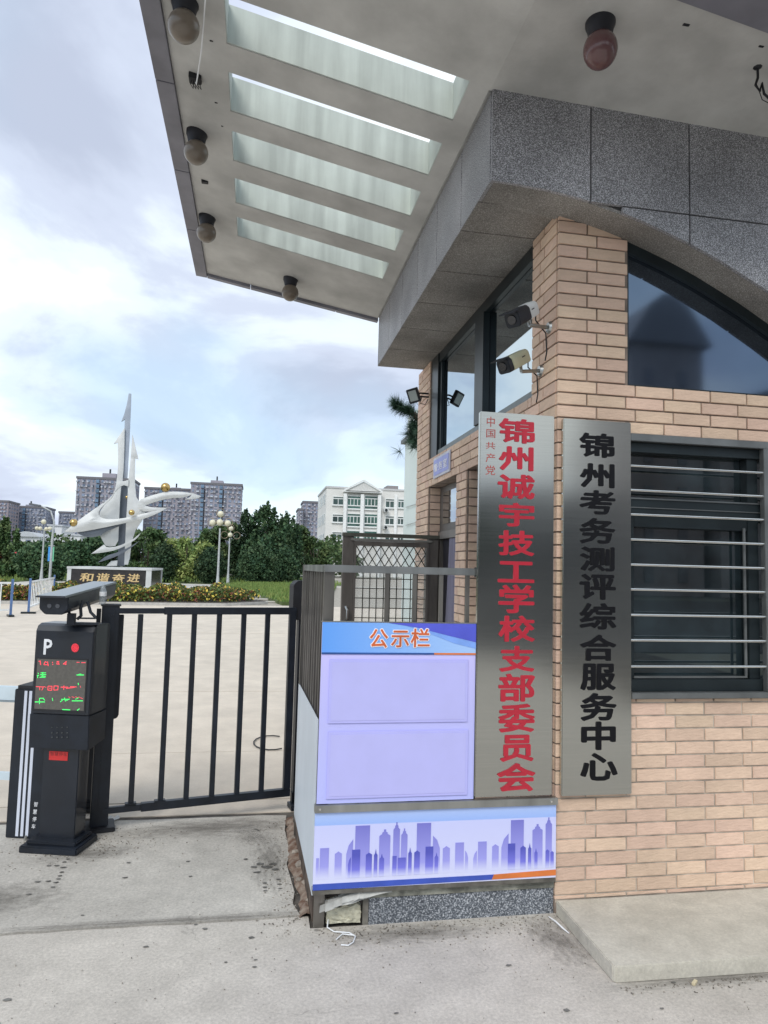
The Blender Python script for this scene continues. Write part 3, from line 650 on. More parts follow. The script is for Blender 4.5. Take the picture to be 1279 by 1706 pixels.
gm=bpy.data.materials.new('clear_pane'); gm.use_nodes=True; t_=gm.node_tree; P_=t_.nodes['Principled BSDF']; P_.inputs['Base Color'].default_value=(.75,.82,.8,1); P_.inputs['Roughness'].default_value=.04; P_.inputs['Alpha'].default_value=.16
lb(gl,'glass_pane',gm)
q=MB(); LT=zt2; LB_=zx(650,880+208/3.553)[1]-.03; w_=(xb-xa)
for i in range(-3,12):
    p_=w_/8.5
    for sgn in (1,-1):
        x0=xa+i*p_; x1=x0+sgn*(LT-LB_)*.62
        if sgn<0: x0,x1=x0+p_*0,x1
        # clip to opening
        a_=Vector((x0,LT)); b2=Vector((x1,LB_)); t0,t1=0,1
        d=b2.x-a_.x
        for lim,side in ((xa,1),(xb,-1)):
            fa=(a_.x-lim)*side; fb=(b2.x-lim)*side
            if fa<0 and fb<0: t0,t1=1,0; break
            if fa<0: t0=max(t0,fa/(fa-fb))
            elif fb<0: t1=min(t1,fa/(fa-fb))
        if t1-t0>.08: q.tube([(a_.x+d*t0,DY-.012-.004*sgn,LT+(LB_-LT)*t0),(a_.x+d*t1,DY-.012-.004*sgn,LT+(LB_-LT)*t1)],.0045,5)
lb(q,'diamond_lattice',mat('lattice_dark',(.06,.06,.05),.4,.5))
gx=[512,553,593,635,672,712,753,795,835]
for gxx in gx:
    x_=zx(x5(gxx),1000)[0]
    q=MB(); q.tube([(x_,DY-.014,.5),(x_,DY-.014,LB_+.01)],.0045,5); lb(q,'grille_bar',mat('lattice_dark',(.06,.06,.05)))
zb_=LB_-.02
while zb_>.52:
    q=MB(); q.tube([(xa,DY-.022,zb_),(xb,DY-.022,zb_)],.004,5); lb(q,'grille_bar',mat('lattice_dark',(.06,.06,.05))); zb_-=.082
hx,hz=zx(577,1020)
q=MB(); q.tube([(hx,DY-.03,hz-.06),(hx,DY-.075,hz-.05),(hx,DY-.08,hz+.02),(hx-.01,DY-.06,hz+.045),(hx,DY-.03,hz+.04)],.011,8); lb(q,'door_handle',GALV,smooth=True)
# ================================================================== ceiling globe lamps
LB0=mat('lamp_base_metal',(.022,.023,.03),.45,.2); GLB=mat('aged_glass_globe',(.165,.135,.105),.35,0,var=.15,scale=3,coat=.3); GLR=mat('reddish_glass_globe',(.125,.06,.06),.25,var=.15,scale=4,coat=.3)
def globe(P,nrm,label,rm=GLB,r=.072,srx=1.0):
    o=thing('canopy_lamp',label,'ceiling lamp',P,0,'globe lamps under the canopy')
    n=Vector(nrm)
    q=MB(); q.tube([(0,0,.012),(0,0,-.012),(0,0,-.03),(0,0,-.052),(0,0,-.07)],[r*.88,r*.88,r*.78,r*.72,r*.66],24); q.build('base',LB0,o,smooth=True)
    q=MB(); q.sphere((0,0,-.062-r*.82),r,28,18,srx); q.build('globe',rm,o,smooth=True)
    return o
lam=[(308,3,'globe lamp nearest the front on the outer canopy edge, cut by the frame top'),(328,222,'globe lamp on the outer canopy edge beside the second and third slots'),(345,362,'globe lamp on the outer canopy edge beside the last slot, near the corner'),(484,465,'small globe lamp on the far end strip of the canopy')]
for px,py,lb_ in lam: globe(son(px,py),(0,0,-1),lb_)
P=onP(1000,38,(BX,0,ZS),Vector((.025,0,1))); globe(P,(0,0,-1),'reddish globe lamp above the granite front of the gatehouse',GLR,.07,1.12)
# ================================================================== security cameras
def cctv(A,B,plate,r,label,body,front,split,down=.0):
    """A front end, B rear end of the housing, plate = point on the wall"""
    A,B=Vector(A),Vector(B); pl=Vector(plate); o=thing('security_camera',label,'security camera',pl,0,'security cameras on the corner pier')
    ax=(A-B).normalized(); sx=ax.cross(Vector((0,0,1))).normalized(); up=sx.cross(ax)
    Lh=(A-B).length
    def sec(t,k=1.0):
        c=B+(A-B)*t; pts=[]
        for (u,w) in ((-.8,-.95),(.8,-.95),(1,-.7),(1,.55),(.65,.95),(-.65,.95),(-1,.55),(-1,-.7)): pts.append(c+sx*u*r*k+up*w*r*k)
        return pts
    q=MB(); q.hexa(sec(0,.93),sec(split)); q.build('housing',body,o,off=pl,bevel=.003,smooth=True)
    q=MB(); q.hexa(sec(split+.004,.99),sec(1,1.0)); f=q.build('front_cover',front,o,off=pl,bevel=.003)
    c=A; q=MB(); q.tube([c-ax*.002,c+ax*.006],[r*.62,r*.55],20); q.build('lens',mat('lens_glass',(.01,.01,.015),.1,ior=1.8),f,off=pl,smooth=True)
    q=MB(); e=B+(A-B)*1.0+up*r*.97; q.obox(e+ax*.008,sx,ax,up,r*1.0,.03,.003); q.build('visor',front,o,off=pl)
    mid=B+(A-B)*.28-up*r*.95
    el=Vector((mid.x+.004,mid.y,mid.z-.03))
    q=MB(); q.tube([mid,el],.009,8); q.tube([el,Vector((pl.x-.012,pl.y,pl.z))],.010,10); q.build('bracket_arm',GALV,o,off=pl,smooth=True)
    q=MB(); q.tube([pl+Vector((-.014,0,0)),pl+Vector((.0,0,0))],[.026,.034],16); q.build('mount_plate',GALV,o,off=pl,smooth=True)
    q=MB(); s=B+up*0; q.tube([s,s-ax*.02+Vector((.01,0,-.005)),s-ax*.01+Vector((.02,.01,-.06)),pl+Vector((-.01,.03,-.02)),pl+Vector((-.004,.03,-.12)),pl+Vector((-.004,.05,-.16))],.0035,6); q.build('cable',BLACK2,o,off=pl,smooth=True)
    # logo bar on the side of the housing
    sd_=-1 if (B+sx*-r-C0).length<(B+sx*r-C0).length else 1
    q=MB(); q.obox(B+(A-B)*.30+sx*sd_*r*1.0+up*r*.15,ax,up,sx,.013,.0022,.0012); q.build('maker_mark',BLACK2,o,off=pl)
    return o
WH=mat('camera_white',(.72,.73,.72),.4,var=.05); GO=mat('camera_champagne',(.60,.61,.44),.35,.2,var=.08)
pl=onX(916,546,WX+.002); cctv(onY(853,533,pl.y-.14),onY(886,514,pl.y-.03),pl,.041,'white camera with dark front, upper of the two on the corner pier',WH,BLACK,.42)
pl=onX(901,618,WX+.002); cctv(onY(838,611,pl.y-.10),onY(873,593,pl.y-.02),pl,.040,'champagne coloured camera with dark rim, lower of the two on the corner pier',GO,BLACK,.80)
# floodlight
pl=onX(714,656,WX); P=onY(689,659,pl.y-.03)
fo=thing('floodlight','black rectangular floodlight on an arm at the far brick pilaster','floodlight',pl)
n1=Vector((-.45,-.80,-.38)).normalized(); sx=Vector((.5,-.3,0)).normalized(); sx=(sx-n1*sx.dot(n1)).normalized(); up=Vector((0,0,1)); 
uu=(onY(692,650,P.y)-onY(687,668,P.y)); uu=Vector((-.25,0,1)); uu=(uu-n1*uu.dot(n1)).normalized(); sx=uu.cross(n1)
q=MB(); q.obox(P,sx,uu,n1,.052,.064,.018); h_=q.build('housing',BLACK,fo,off=pl,bevel=.004)
q=MB(); q.obox(P+n1*.0195,sx,uu,n1,.036,.046,.002); q.build('lens_panel',mat('led_lens',(.42,.48,.46),.3),fo,off=pl)
q=MB(); q.tube([P-n1*.018,Vector((pl.x-.08,pl.y,pl.z)),Vector((pl.x,pl.y,pl.z))],.008,8); q.tube([P-n1*.018-Vector((0,0,.03)),Vector((pl.x-.07,pl.y,pl.z-.03)),Vector((pl.x+.01,pl.y,pl.z-.03))],.008,8); q.build('arm',BLACK,fo,off=pl)
q=MB(); q.tube([Vector((pl.x-.06,pl.y,pl.z-.03)),Vector((pl.x-.08,pl.y,pl.z-.09)),Vector((pl.x-.03,pl.y,pl.z-.10)),Vector((pl.x-.005,pl.y+.0,pl.z-.05))],.004,6); q.build('cable',BLACK2,fo,off=pl)
# small blue door sign on the side wall
c=[onX(705+x/18.27,735+y/18.27,WX) for x,y in ((350,580),(855,200),(850,900),(330,1180))]
y0,y1=c[1].y,c[0].y; z0,z1=(c[2].z+c[3].z)/2,(c[0].z+c[1].z)/2
SG=Vector((WX,(y0+y1)/2,z0))
ds=thing('door_sign','small blue sign with three white characters above the side door','sign',SG)
q=MB(); q.box(WX-.012,WX-.001,y0,y1,z0,z1); q.build('sign_rim',mat('sign_rim',(.55,.55,.62),.4),ds,off=SG,bevel=.003)
q=MB(); q.box(WX-.0145,WX-.0125,y0+.03,y1-.03,z0+.022,z1-.022); fcs=q.build('sign_face',mat('sign_blue',(.26,.29,.68),.35,var=.1),ds,off=SG)
wd=(y1-y0-.09)/3
for i,ch in enumerate('警务室'):
    # reading order left to right for a viewer looking at the wall: far end first
    b_=y1-.045-i*wd
    glyph(ch,b_,b_-wd*.86,z0+.05,z1-.055,WX-.0146,.002,.012,mat('sign_white',(.8,.8,.85),.5),'character',ds,off=SG,axis='X')
# ================================================================== name plaques
def brushed(name):
    m=bpy.data.materials.new(name); m.use_nodes=True; t=m.node_tree; n=t.nodes; L=t.links; p=n['Principled BSDF']
    p.inputs['Metallic'].default_value=1; p.inputs['Roughness'].default_value=.26
    c=n.new('ShaderNodeTexCoord'); mp=n.new('ShaderNodeMapping'); mp.inputs['Scale'].default_value=(1.5,1.5,260); L.new(c.outputs['Object'],mp.inputs[0])
    nz=n.new('ShaderNodeTexNoise'); nz.inputs['Scale'].default_value=1; nz.inputs['Detail'].default_value=4; L.new(mp.outputs[0],nz.inputs[0])
    r=n.new('ShaderNodeMapRange'); r.inputs[3].default_value=.13; r.inputs[4].default_value=.18; L.new(nz.outputs[0],r.inputs[0]); L.new(r.outputs[0],p.inputs['Roughness'])
    rr=n.new('ShaderNodeValToRGB'); rr.color_ramp.elements[0].color=(.44,.445,.415,1); rr.color_ramp.elements[1].color=(.50,.50,.465,1); rr.color_ramp.elements[0].position=.3; rr.color_ramp.elements[1].position=.7; L.new(nz.outputs[0],rr.inputs[0]); L.new(rr.outputs[0],p.inputs['Base Color'])
    n2=n.new('ShaderNodeTexNoise'); n2.inputs['Scale'].default_value=1.6; n2.inputs['Detail'].default_value=1; L.new(c.outputs['Object'],n2.inputs[0])
    bp=n.new('ShaderNodeBump'); bp.inputs['Strength'].default_value=.12; bp.inputs['Distance'].default_value=.08; L.new(n2.outputs[0],bp.inputs['Height']); L.new(bp.outputs[0],p.inputs['Normal'])
    return m
BRUSH=brushed('brushed_steel')
RED=mat('red_enamel',(.45,.020,.040),.35,var=.08,scale=10); INK=mat('black_enamel',(.006,.006,.008),.5,var=.1,spec=.2); REDT=mat('red_print',(.40,.09,.08),.5)
def plaque(x0,x1,z0,z1,label,yb):
    c=Vector(((x0+x1)/2,yb,z0)); o=thing('name_plaque',label,'sign',c)
    q=MB(); q.box(x0,x1,yb-.03,yb-.002,z0,z1); q.build('steel_panel',BRUSH,o,off=c,bevel=.004,smooth=True)
    for u in (.0,):
        q=MB(); q.box(x0+.01,x1-.01,yb-.0018,yb+.004,z0+.02,z1-.02); q.build('backing_frame',DARKM,o,off=c)
    return o,c
yb=WY-.004
YF=yb-.0305
a=onY(798,686,YF); b2=onY(919,692,YF); c2=onY(793,1326,YF); d2=onY(923,1327,YF)
o,c=plaque(a.x+.006,d2.x-.012,(c2.z+d2.z)/2,(a.z+b2.z)/2,'left steel plaque with red vertical characters beside the notice board',yb-.002); ybL=yb-.002
def zb(x,y): return 770+x/2.369,660+y/2.369
def chars(s,boxes,m,par,c,bold,depth,yy):
    for ch,(x0,y0,x1,y1) in zip(s,boxes):
        p=onY(*zb(x0,y0),yy); r=onY(*zb(x1,y1),yy)
        glyph(ch,p.x,r.x,r.z,p.z,yy+.0005,depth,bold,m,'character',par,off=c)
YT=ybL-.0305
chars('锦州诚宇技工学校支部委员会',[(145,85,285,190),(145,195,280,298),(140,305,285,410),(145,418,283,518),(143,528,283,632),(140,650,283,738),(143,742,283,858),(143,865,285,970),(147,985,283,1088),(143,1095,285,1205),(143,1215,285,1325),(150,1338,280,1440),(137,1450,287,1558)],RED,o,c,.028,.004,YT)
chars('中国共产党',[(97,80,128,122),(95,130,130,165),(93,180,130,210),(93,225,130,262),(92,272,130,312)],REDT,o,c,.004,.0015,YT)
a=onY(935,697,YF); b2=onY(1049,703,YF); c2=onY(939,1325,YF); d2=onY(1055,1325,YF)
o,c=plaque((a.x+c2.x)/2,(b2.x+d2.x)/2,(c2.z+d2.z)/2,(a.z+b2.z)/2,'right steel plaque with black vertical characters on the brick wall',yb)
chars('锦州考务测评综合服务中心',[(463,142,600,246),(465,262,600,365),(463,368,603,470),(463,478,603,585),(465,592,600,693),(463,700,605,805),(463,815,607,922),(465,940,607,1045),(467,1055,605,1160),(467,1172,608,1280),(470,1285,605,1395),(467,1410,612,1515)],INK,o,c,.030,.004,yb-.0305)
# ================================================================== notice board with side fence
NBY=3.225; NB=Vector((.87,NBY,0))
nb=thing('notice_board','lavender notice board with city skyline print and blank document frames','notice board',NB)
def nbb(mb,name,m,par=nb,**k): return mb.build(name,m,par,off=NB,**k)
def pt(px,py,y=NBY): return onY(px,py,y)
LAV_=mat('lavender_print',(.60,.62,.92),.35,var=.03,scale=2,coat=.2)
def zramp(name,pts,rough=.35,axis=2):  # printed vertical gradient (world height), part of the print itself
    m=bpy.data.materials.new(name); m.use_nodes=True; t=m.node_tree; n=t.nodes; L=t.links; p=n['Principled BSDF']; p.inputs['Roughness'].default_value=rough
    g_=n.new('ShaderNodeNewGeometry'); s=n.new('ShaderNodeSeparateXYZ'); L.new(g_.outputs['Position'],s.inputs[0])
    z0,z1=pts[0][0],pts[-1][0]; mr=n.new('ShaderNodeMapRange'); mr.inputs[1].default_value=z0; mr.inputs[2].default_value=z1; L.new(s.outputs[axis],mr.inputs[0])
    r=n.new('ShaderNodeValToRGB'); L.new(mr.outputs[0],r.inputs[0]); e=r.color_ramp.elements
    while len(e)<len(pts): e.new(.5)
    for i,(z,c_) in enumerate(pts): e[i].position=(z-z0)/(z1-z0); e[i].color=(*c_,1)
    L.new(r.outputs[0],p.inputs['Base Color']); return m
UX0,UX1=.307,1.033; UZ0,UZ1=.548,1.352
LX0,LX1=.302,1.441; LZ0,LZ1=.178,.512
q=MB(); q.box(UX0,UX1,NBY,NBY+.012,UZ0,UZ1); up_=nbb(q,'upper_panel',zramp('upper_print',[(.54,(.50,.53,.95)),(.95,(.53,.53,.93)),(1.21,(.60,.57,.97))]))
def z7(x,y): return 460+x/2.558,900+y/2.558
hz_=pt(*z7(500,483)).z
q=MB(); q.box(UX0,UX1,NBY-.002,NBY-.0004,hz_,UZ1-.001); hd=nbb(q,'header_print',zramp('header_blue',[(UX0,(.13,.37,.92)),(UX1,(.40,.60,.95))],axis=0),up_)
q=MB(); P_=[pt(*z7(x,y)) for x,y in ((480,350),(600,372),(700,398),(780,418),(852,435),(852,352))]
q.prismY([(min(p.x,UX1),min(p.z,UZ1-.001)) for p in P_],NBY-.0035,NBY-.0022); nbb(q,'header_swoosh',mat('royal_blue_print',(.10,.12,.66),.35,var=.15,scale=4),up_)
q=MB(); P_=[pt(*z7(x,y)) for x,y in ((560,366),(660,400),(760,440),(852,462),(852,437),(780,420),(700,400),(600,374))]
q.prismY([(min(p.x,UX1),p.z) for p in P_],NBY-.0034,NBY-.0022); nbb(q,'header_swoosh',mat('sky_blue_print',(.22,.40,.90),.35),up_)
xm_=pt(*z7(672,486)).x
q=MB(); q.box(UX0,xm_,NBY-.0036,NBY-.0021,hz_-.004,hz_+.004); nbb(q,'header_line',mat('navy_print',(.03,.09,.32),.35),up_)
q=MB(); q.box(xm_,UX1,NBY-.0036,NBY-.0021,hz_-.004,hz_+.004); nbb(q,'header_line',mat('orange_print',(.72,.20,.05),.35),up_)
for ch,(x0,y0,x1,y1) in zip('公示栏',[(292,84,382,180),(400,92,490,178),(500,82,594,178)]):
    f3=lambda x,y:(520+x/3.045,1020+y/3.045); p=pt(*f3(x0,y0)); r=pt(*f3(x1,y1))
    glyph(ch,p.x-.004,r.x+.004,r.z-.004,p.z+.004,NBY-.0036,.001,.055,mat('outline_white',(.85,.85,.9),.4),'character_outline',up_,off=NB)
    glyph(ch,p.x,r.x,r.z,p.z,NBY-.0048,.001,.016,mat('orange_red_print',(.62,.13,.04),.4),'character',up_,off=NB)
for bx in ((88,238,785,555),(80,605,785,925)):
    p=pt(520+bx[0]/3.045,1020+bx[1]/3.045); r=pt(520+bx[2]/3.045,1020+bx[3]/3.045)
    q=MB(); q.box(p.x,r.x,NBY-.006,NBY-.0005,r.z,p.z)
    fm=nbb(q,'document_frame',mat('frame_film',(.49,.49,.92),.12,var=.02,coat=.6),up_,bevel=.0015)
    q=MB(); q.box(p.x+.012,r.x-.012,NBY-.0075,NBY-.0061,r.z+.012,p.z-.012); nbb(q,'document_pocket',mat('pocket_film',(.50,.50,.90),.10,var=.02,coat=.6),up_,bevel=.0006)
q=MB(); q.box(UX1,UX1+.006,NBY-.004,NBY+.014,UZ0,UZ1); nbb(q,'edge_strip',DARKM)
q=MB(); q.box(UX0-.004,UX1,NBY-.003,NBY+.014,UZ1,UZ1+.004); nbb(q,'edge_strip',GALV)
q=MB(); q.box(LX0,LX1,NBY,NBY+.012,LZ0,LZ1); lp_=nbb(q,'lower_panel',zramp('lower_print',[(LZ0,(.72,.74,.95)),(.26,(.66,.68,.95)),(.452,(.60,.63,.95)),(.455,(.34,.50,.93)),(LZ1,(.47,.60,.95))]))
q=MB(); xo=pt(*z7(918,1430)).x
q.prismY([(LX0,LZ0),(xo,LZ0+.006),(xo+.01,LZ0+.028),(LX0,LZ0+.026)],NBY-.0018,NBY-.0005); nbb(q,'base_band',mat('cobalt_print',(.05,.10,.50),.35),lp_)
q=MB(); q.prismY([(xo,LZ0+.006),(LX1,LZ0+.01),(LX1,LZ0+.036),(xo+.01,LZ0+.028)],NBY-.0019,NBY-.0006); nbb(q,'base_band',mat('orange_print',(.72,.20,.05)),lp_)
zf0,zf1=pt(*z7(600,1420)).z,pt(*z7(600,1210)).z
SKL=zramp('skyline_light',[(zf0,(.68,.70,.95)),(zf0+.05,(.36,.36,.84)),(zf1,(.20,.20,.62))]); SKD=zramp('skyline_dark',[(zf0,(.60,.62,.95)),(zf0+.03,(.20,.20,.75)),(zf0+.09,(.09,.10,.50))])
li=[('r',170,182,1355,3),('r',187,225,1312,0),('d',250,280,1328,0),('s',300,328,1275,0),('r',338,400,1216,0),('t',440,487,1236,0),('t',500,528,1206,0),('t',533,560,1232,0),('r',600,660,1205,0),('z',668,698,1258,0),('d',710,740,1305,0),('r',763,800,1288,0),('z',805,818,1322,0),('s',840,855,1322,0),('r',860,897,1284,0),('d',920,948,1297,0),('s',960,990,1250,0),('r',1000,1055,1192,0),('t',1092,1135,1213,0),('t',1148,1175,1185,0)]
dk=[('r',323,358,1318,0),('d',382,408,1332,0),('p',417,432,1315,0),('p',440,460,1335,0),('r',495,513,1345,0),('r',518,552,1352,0),('p',563,578,1308,0),('d',588,612,1323,0),('r',636,669,1305,0),('p',675,690,1330,0),('r',987,1018,1292,0),('d',1040,1063,1303,0),('p',1073,1087,1290,0),('p',1100,1113,1312,0),('d',1147,1163,1318,0),('d',1168,1182,1325,0),('s',306,318,1350,0)]
def sky_(lst,m,yy):
    for k_,x0,x1,yt,_ in lst:
        A_=pt(*z7(x0,yt)); B_=pt(*z7(x1,yt)); xa_,xb_=A_.x,B_.x; z1_=(A_.z+B_.z)/2; w=xb_-xa_; zb0=zf0-.004
        if xb_>LX1: continue
        s={'r':[(0,1),(1,1)],'d':[(0,.93),(.25,.97),(.5,1.02),(.75,.97),(1,.93)],'s':[(0,.62),(.35,.85),(1,1)],'z':[(0,1),(.6,.88),(1,.66)],
           't':[(0,.88),(.25,.92),(.25,.95),(.4,.97),(.4,1.02),(.6,1.02),(.6,.97),(.75,.95),(.75,.92),(1,.88)],'p':[(0,.78),(.3,.84),(.5,1.0),(.7,.84),(1,.78)]}[k_]
        pts=[(xa_,zb0),(xb_,zb0)]+[(xa_+w*u,zb0+(z1_-zb0)*v) for u,v in reversed(s)]
        q=MB(); q.prismY(pts,yy-.0008,yy); nbb(q,'printed_tower',m,lp_)
sky_(li,SKL,NBY-.0004); sky_(dk,SKD,NBY-.0014)
q=MB(); q.box(LX0-.004,LX1+.004,NBY-.014,NBY+.02,LZ1,UZ0-.003); nbb(q,'middle_rail',GALV,bevel=.002)
q=MB(); q.box(LX0,LX1,NBY+.001,NBY+.05,LZ0-.02,LZ0-.002); nbb(q,'bottom_rail',mat('dirty_metal',(.17,.16,.14),.6,.5,var=.35,scale=12))
for sx_ in (LX0+.02,LX1-.03):
    q=MB(); q.tube([(sx_,NBY-.018,LZ1+.017),(sx_,NBY-.013,LZ1+.017)],.005,8); nbb(q,'bolt',BARM)
# fence frame: post, rails, balusters and white side panel
FX0,FX1=.309,.287; FY0,FY1=3.275,4.30
FN=Vector((.3,3.3,0)); fn=thing('steel_fence','stainless steel corner fence with white side panel behind the notice board','fence',FN)
def fb(mb,name,m,**k): return mb.build(name,m,fn,off=FN,**k)
ztop=1.612
FM=mat('fence_metal',(.19,.18,.165),.35,.8,var=.3,scale=5,bump=.05,stretch=(2,2,.5))
q=MB(); q.box(FX0+.004,FX0+.052,3.262,3.31,0,ztop-.034); fb(q,'corner_post',FM,bevel=.002)
q=MB(); q.box(FX0,1.04,3.245,3.285,ztop-.034,ztop); fb(q,'front_rail',GALV,bevel=.003)
q=MB(); q.box(1.04,1.062,3.235,3.29,ztop-.042,ztop+.006); fb(q,'rail_bracket',DARKM,bevel=.002)
for dz in (-.005,-.028):
    q=MB(); q.tube([(1.05,3.228,ztop+dz),(1.05,3.236,ztop+dz)],.0065,8); fb(q,'bolt',BARM)
for px in (644,690,734,778):
    p=onY(px,1000,3.26); q=MB(); q.box(p.x-.009,p.x+.009,3.252,3.27,.55,ztop-.034); fb(q,'baluster',FM)
def fpt(t,dx=0): return Vector((FX0+(FX1-FX0)*t+dx,FY0+(FY1-FY0)*t,0))
a,b2=fpt(.03),fpt(1)
q=MB(); q.hexa([(a.x,a.y,ztop-.035),(a.x+.035,a.y,ztop-.035),(b2.x+.035,b2.y,ztop-.035),(b2.x,b2.y,ztop-.035)],[(a.x,a.y,ztop-.001),(a.x+.035,a.y,ztop-.001),(b2.x+.035,b2.y,ztop-.001),(b2.x,b2.y,ztop-.001)]); fb(q,'side_rail',GALV)
q=MB(); q.box(b2.x-.005,b2.x+.035,b2.y,b2.y+.04,0,ztop); fb(q,'far_post',FM,bevel=.002)
for i in range(8):
    p=fpt((i+.9)/9); q=MB(); q.box(p.x+.004,p.x+.024,p.y-.010,p.y+.010,.13,ztop-.036); fb(q,'baluster',FM)
q=MB(); a,b2=fpt(.0,-.006),fpt(1.03,-.006)
q.hexa([(a.x,a.y,.135),(a.x+.005,a.y,.135),(b2.x+.005,b2.y,.135),(b2.x,b2.y,.135)],[(a.x,a.y,.906),(a.x+.005,a.y,.906),(b2.x+.005,b2.y,.896),(b2.x,b2.y,.896)]); fb(q,'side_panel',mat('side_panel_white',(.62,.68,.74),.45,var=.07,scale=2,detail=6))
q=MB(); q.hexa([(FX0+.0,3.28,.02),(FX0+.03,3.28,.02),(FX1+.03,4.32,.02),(FX1,4.32,.02)],[(FX0,3.28,.12),(FX0+.03,3.28,.12),(FX1+.03,4.32,.12),(FX1,4.32,.12)]); fb(q,'base_angle',mat('rusted_angle',(.10,.075,.06),.8,.3,var=.5,scale=14))
# granite kerb beneath the board
q=MB(); q.box(.562,1.448,3.262,3.40,-.01,.118); kb=tag(q.build('granite_kerb',KERBG,bevel=.003),'speckled granite kerb stone under the notice board','kerb')
q=MB(); 
q.box(.55,1.446,3.255,3.41,.119,.152); q.build('mortar_cap',mat('mortar_cap',(.26,.26,.22),.9,var=.4,scale=18,bump=.6),kb)
q=MB(); q.box(.535,.560,3.262,3.29,0,.16); tag(q.build('stub_post',mat('weathered_post',(.16,.15,.13),.7,.2,var=.3,scale=20)),'short weathered grey post at the left end of the granite kerb','post')
# broken pale block and crumpled sheets under the board
bk=bmesh.new(); bmesh.ops.create_cube(bk,size=1); bmesh.ops.subdivide_edges(bk,edges=bk.edges,cuts=7,use_grid_fill=True)
for v in bk.verts:
    v.co.x*=.155; v.co.y*=.10; v.co.z*=.085
    v.co+=Vector((rs.uniform(-.003,.003),rs.uniform(-.004,.004),rs.uniform(-.003,.003)))
    if v.co.z>.03: v.co.z-=abs(math.sin(v.co.x*60))*.015+ (.012 if v.co.x<0 else 0)
    v.co+=Vector((.45,3.325,.05))
me=bpy.data.meshes.new('broken_block'); bk.to_mesh(me); bk.free(); me.materials.append(mat('old_foam',(.56,.54,.42),.9,var=.25,scale=22,bump=.7)); o=bpy.data.objects.new('broken_block',me); COL.objects.link(o)
tag(o,'broken cream foam block lying under the notice board corner','block')
SH=mat('grey_sheet',(.40,.40,.38),.7,var=.3,scale=12,bump=.3)
bd=thing('crumpled_sheets','bundle of crumpled grey plastic sheets wedged below the board','rubbish',(.45,3.28,.1))
for i in range(9):
    q=MB(); x0=.335+i*.012; n=7; pts=[]
    L_=rs.uniform(.12,.24); sl_=rs.uniform(.12,.28); zz0=.095+i*.0045; w=rs.uniform(.008,.018)
    row=[]
    for j in range(n+1):
        t=j/n; x=x0+L_*t; y=3.235+.02*math.sin(i*2.1)+rs.uniform(-.006,.006)+.02*t; z=zz0+L_*sl_*t+rs.uniform(-.005,.005)
        row.append((Vector((x,y,z-w)),Vector((x+.004,y+.018+rs.uniform(-.004,.006),z+w*.6))))
    for (a,b_),(c_,d_) in zip(row,row[1:]): q.quad(a,c_,d_,b_)
    ob=q.build('sheet',SH,bd,off=(.45,3.28,.1))
q=MB(); p0=onZ(556,1545,0)
q.tube([Vector((.38,3.27,.03)),onZ(545,1545,.01),onZ(556,1552,.008),onZ(582,1554,.01),onZ(592,1560,.008),onZ(588,1570,.006),onZ(580,1575,.006),onZ(568,1574,.006)],.0028,6)
q.tube([onZ(590,1558,.012),onZ(570,1556,.01),onZ(560,1565,.006)],.0025,6); tag(q.build('loose_string',WHITEP,smooth=True),'thin white string curled on the ground below the notice board','string')
q=MB(); a,b_=onZ(914,1527,.02),onZ(948,1555,.006); q.tube([a,a.lerp(b_,.35)+Vector((0,0,.004)),a.lerp(b_,.7),b_],[.002,.0035,.004,.002],6); tag(q.build('white_strip',WHITEP),'thin white plastic strip lying beside the concrete step slab','strip')
q=MB(); p=onZ(1157,1637,.006); q.obox(p,(1,.8,0),(-.8,1,0),(0,0,1),.016,.006,.005); tag(q.build('cigarette_pack_scrap',mat('pale_scrap',(.6,.52,.35),.7)),'tiny cream paper scrap on the ground before the step slab','litter')
for px,py,lab in ((113,1397,'white torn paper scrap on the soil between the kiosk and the gate post'),(190,1365,'white paper scrap beside the foot of the gate post')):
    p=onZ(px,py,.008); q=MB()
    for i in range(5):
        a=rs.uniform(0,6); q.obox(p+Vector((rs.uniform(-.035,.035),rs.uniform(-.015,.015),rs.uniform(0,.012))),(math.cos(a),math.sin(a),.3),(-math.sin(a),math.cos(a),.2),(0,0,1),.022,.009,.0015)
    tag(q.build('paper_scrap',mat('paper_white',(.7,.7,.68),.8)),lab,'litter')
# dirt, rust and stones along the fence foot
dm=MB(); n=26; 
pr=[]
for i in range(n+1):
    t=i/n; y=3.36+(4.62-3.36)*t; xl=.258+.014*math.sin(t*9)-.025*t+rs.uniform(-.010,.010); xr=.306-.016*t
    pr.append([Vector((xl,y,-.004)),Vector(((xl*2+xr)/3,y,.006+rs.uniform(0,.010))),Vector(((xl+xr*2)/3,y,.012+rs.uniform(0,.012))),Vector((xr,y,.016+rs.uniform(0,.01)))])
for a,b_ in zip(pr,pr[1:]):
    for j in range(3): dm.quad(a[j],a[j+1],b_[j+1],b_[j])
tag(dm.build('dirt_strip',DIRT),kind='structure')
for RI,(px,py,r_) in enumerate(((500,1440,.03),(492,1420,.022),(508,1470,.02),(498,1465,.017),(489,1395,.015),(514,1500,.014))):
    p=onZ(px,py,.02); q=MB(); q.sphere(p,r_,8,6,.6)
    q.v=[(v[0]+rs.uniform(-.004,.004),v[1]+rs.uniform(-.004,.004),v[2]) for v in q.v]
    RUB=['largest rubble piece','rubble piece second from the gate','rubble piece second from the corner post','small rubble piece left of the others','rubble piece nearest the gate','rubble piece nearest the corner post']; tag(q.build('broken_stone',mat('rubble_stone',(.30,.26,.22),.9,var=.3,scale=30,bump=.5)),RUB[RI]+' in the rusty dirt by the white side panel','stone','rubble along the fence foot')
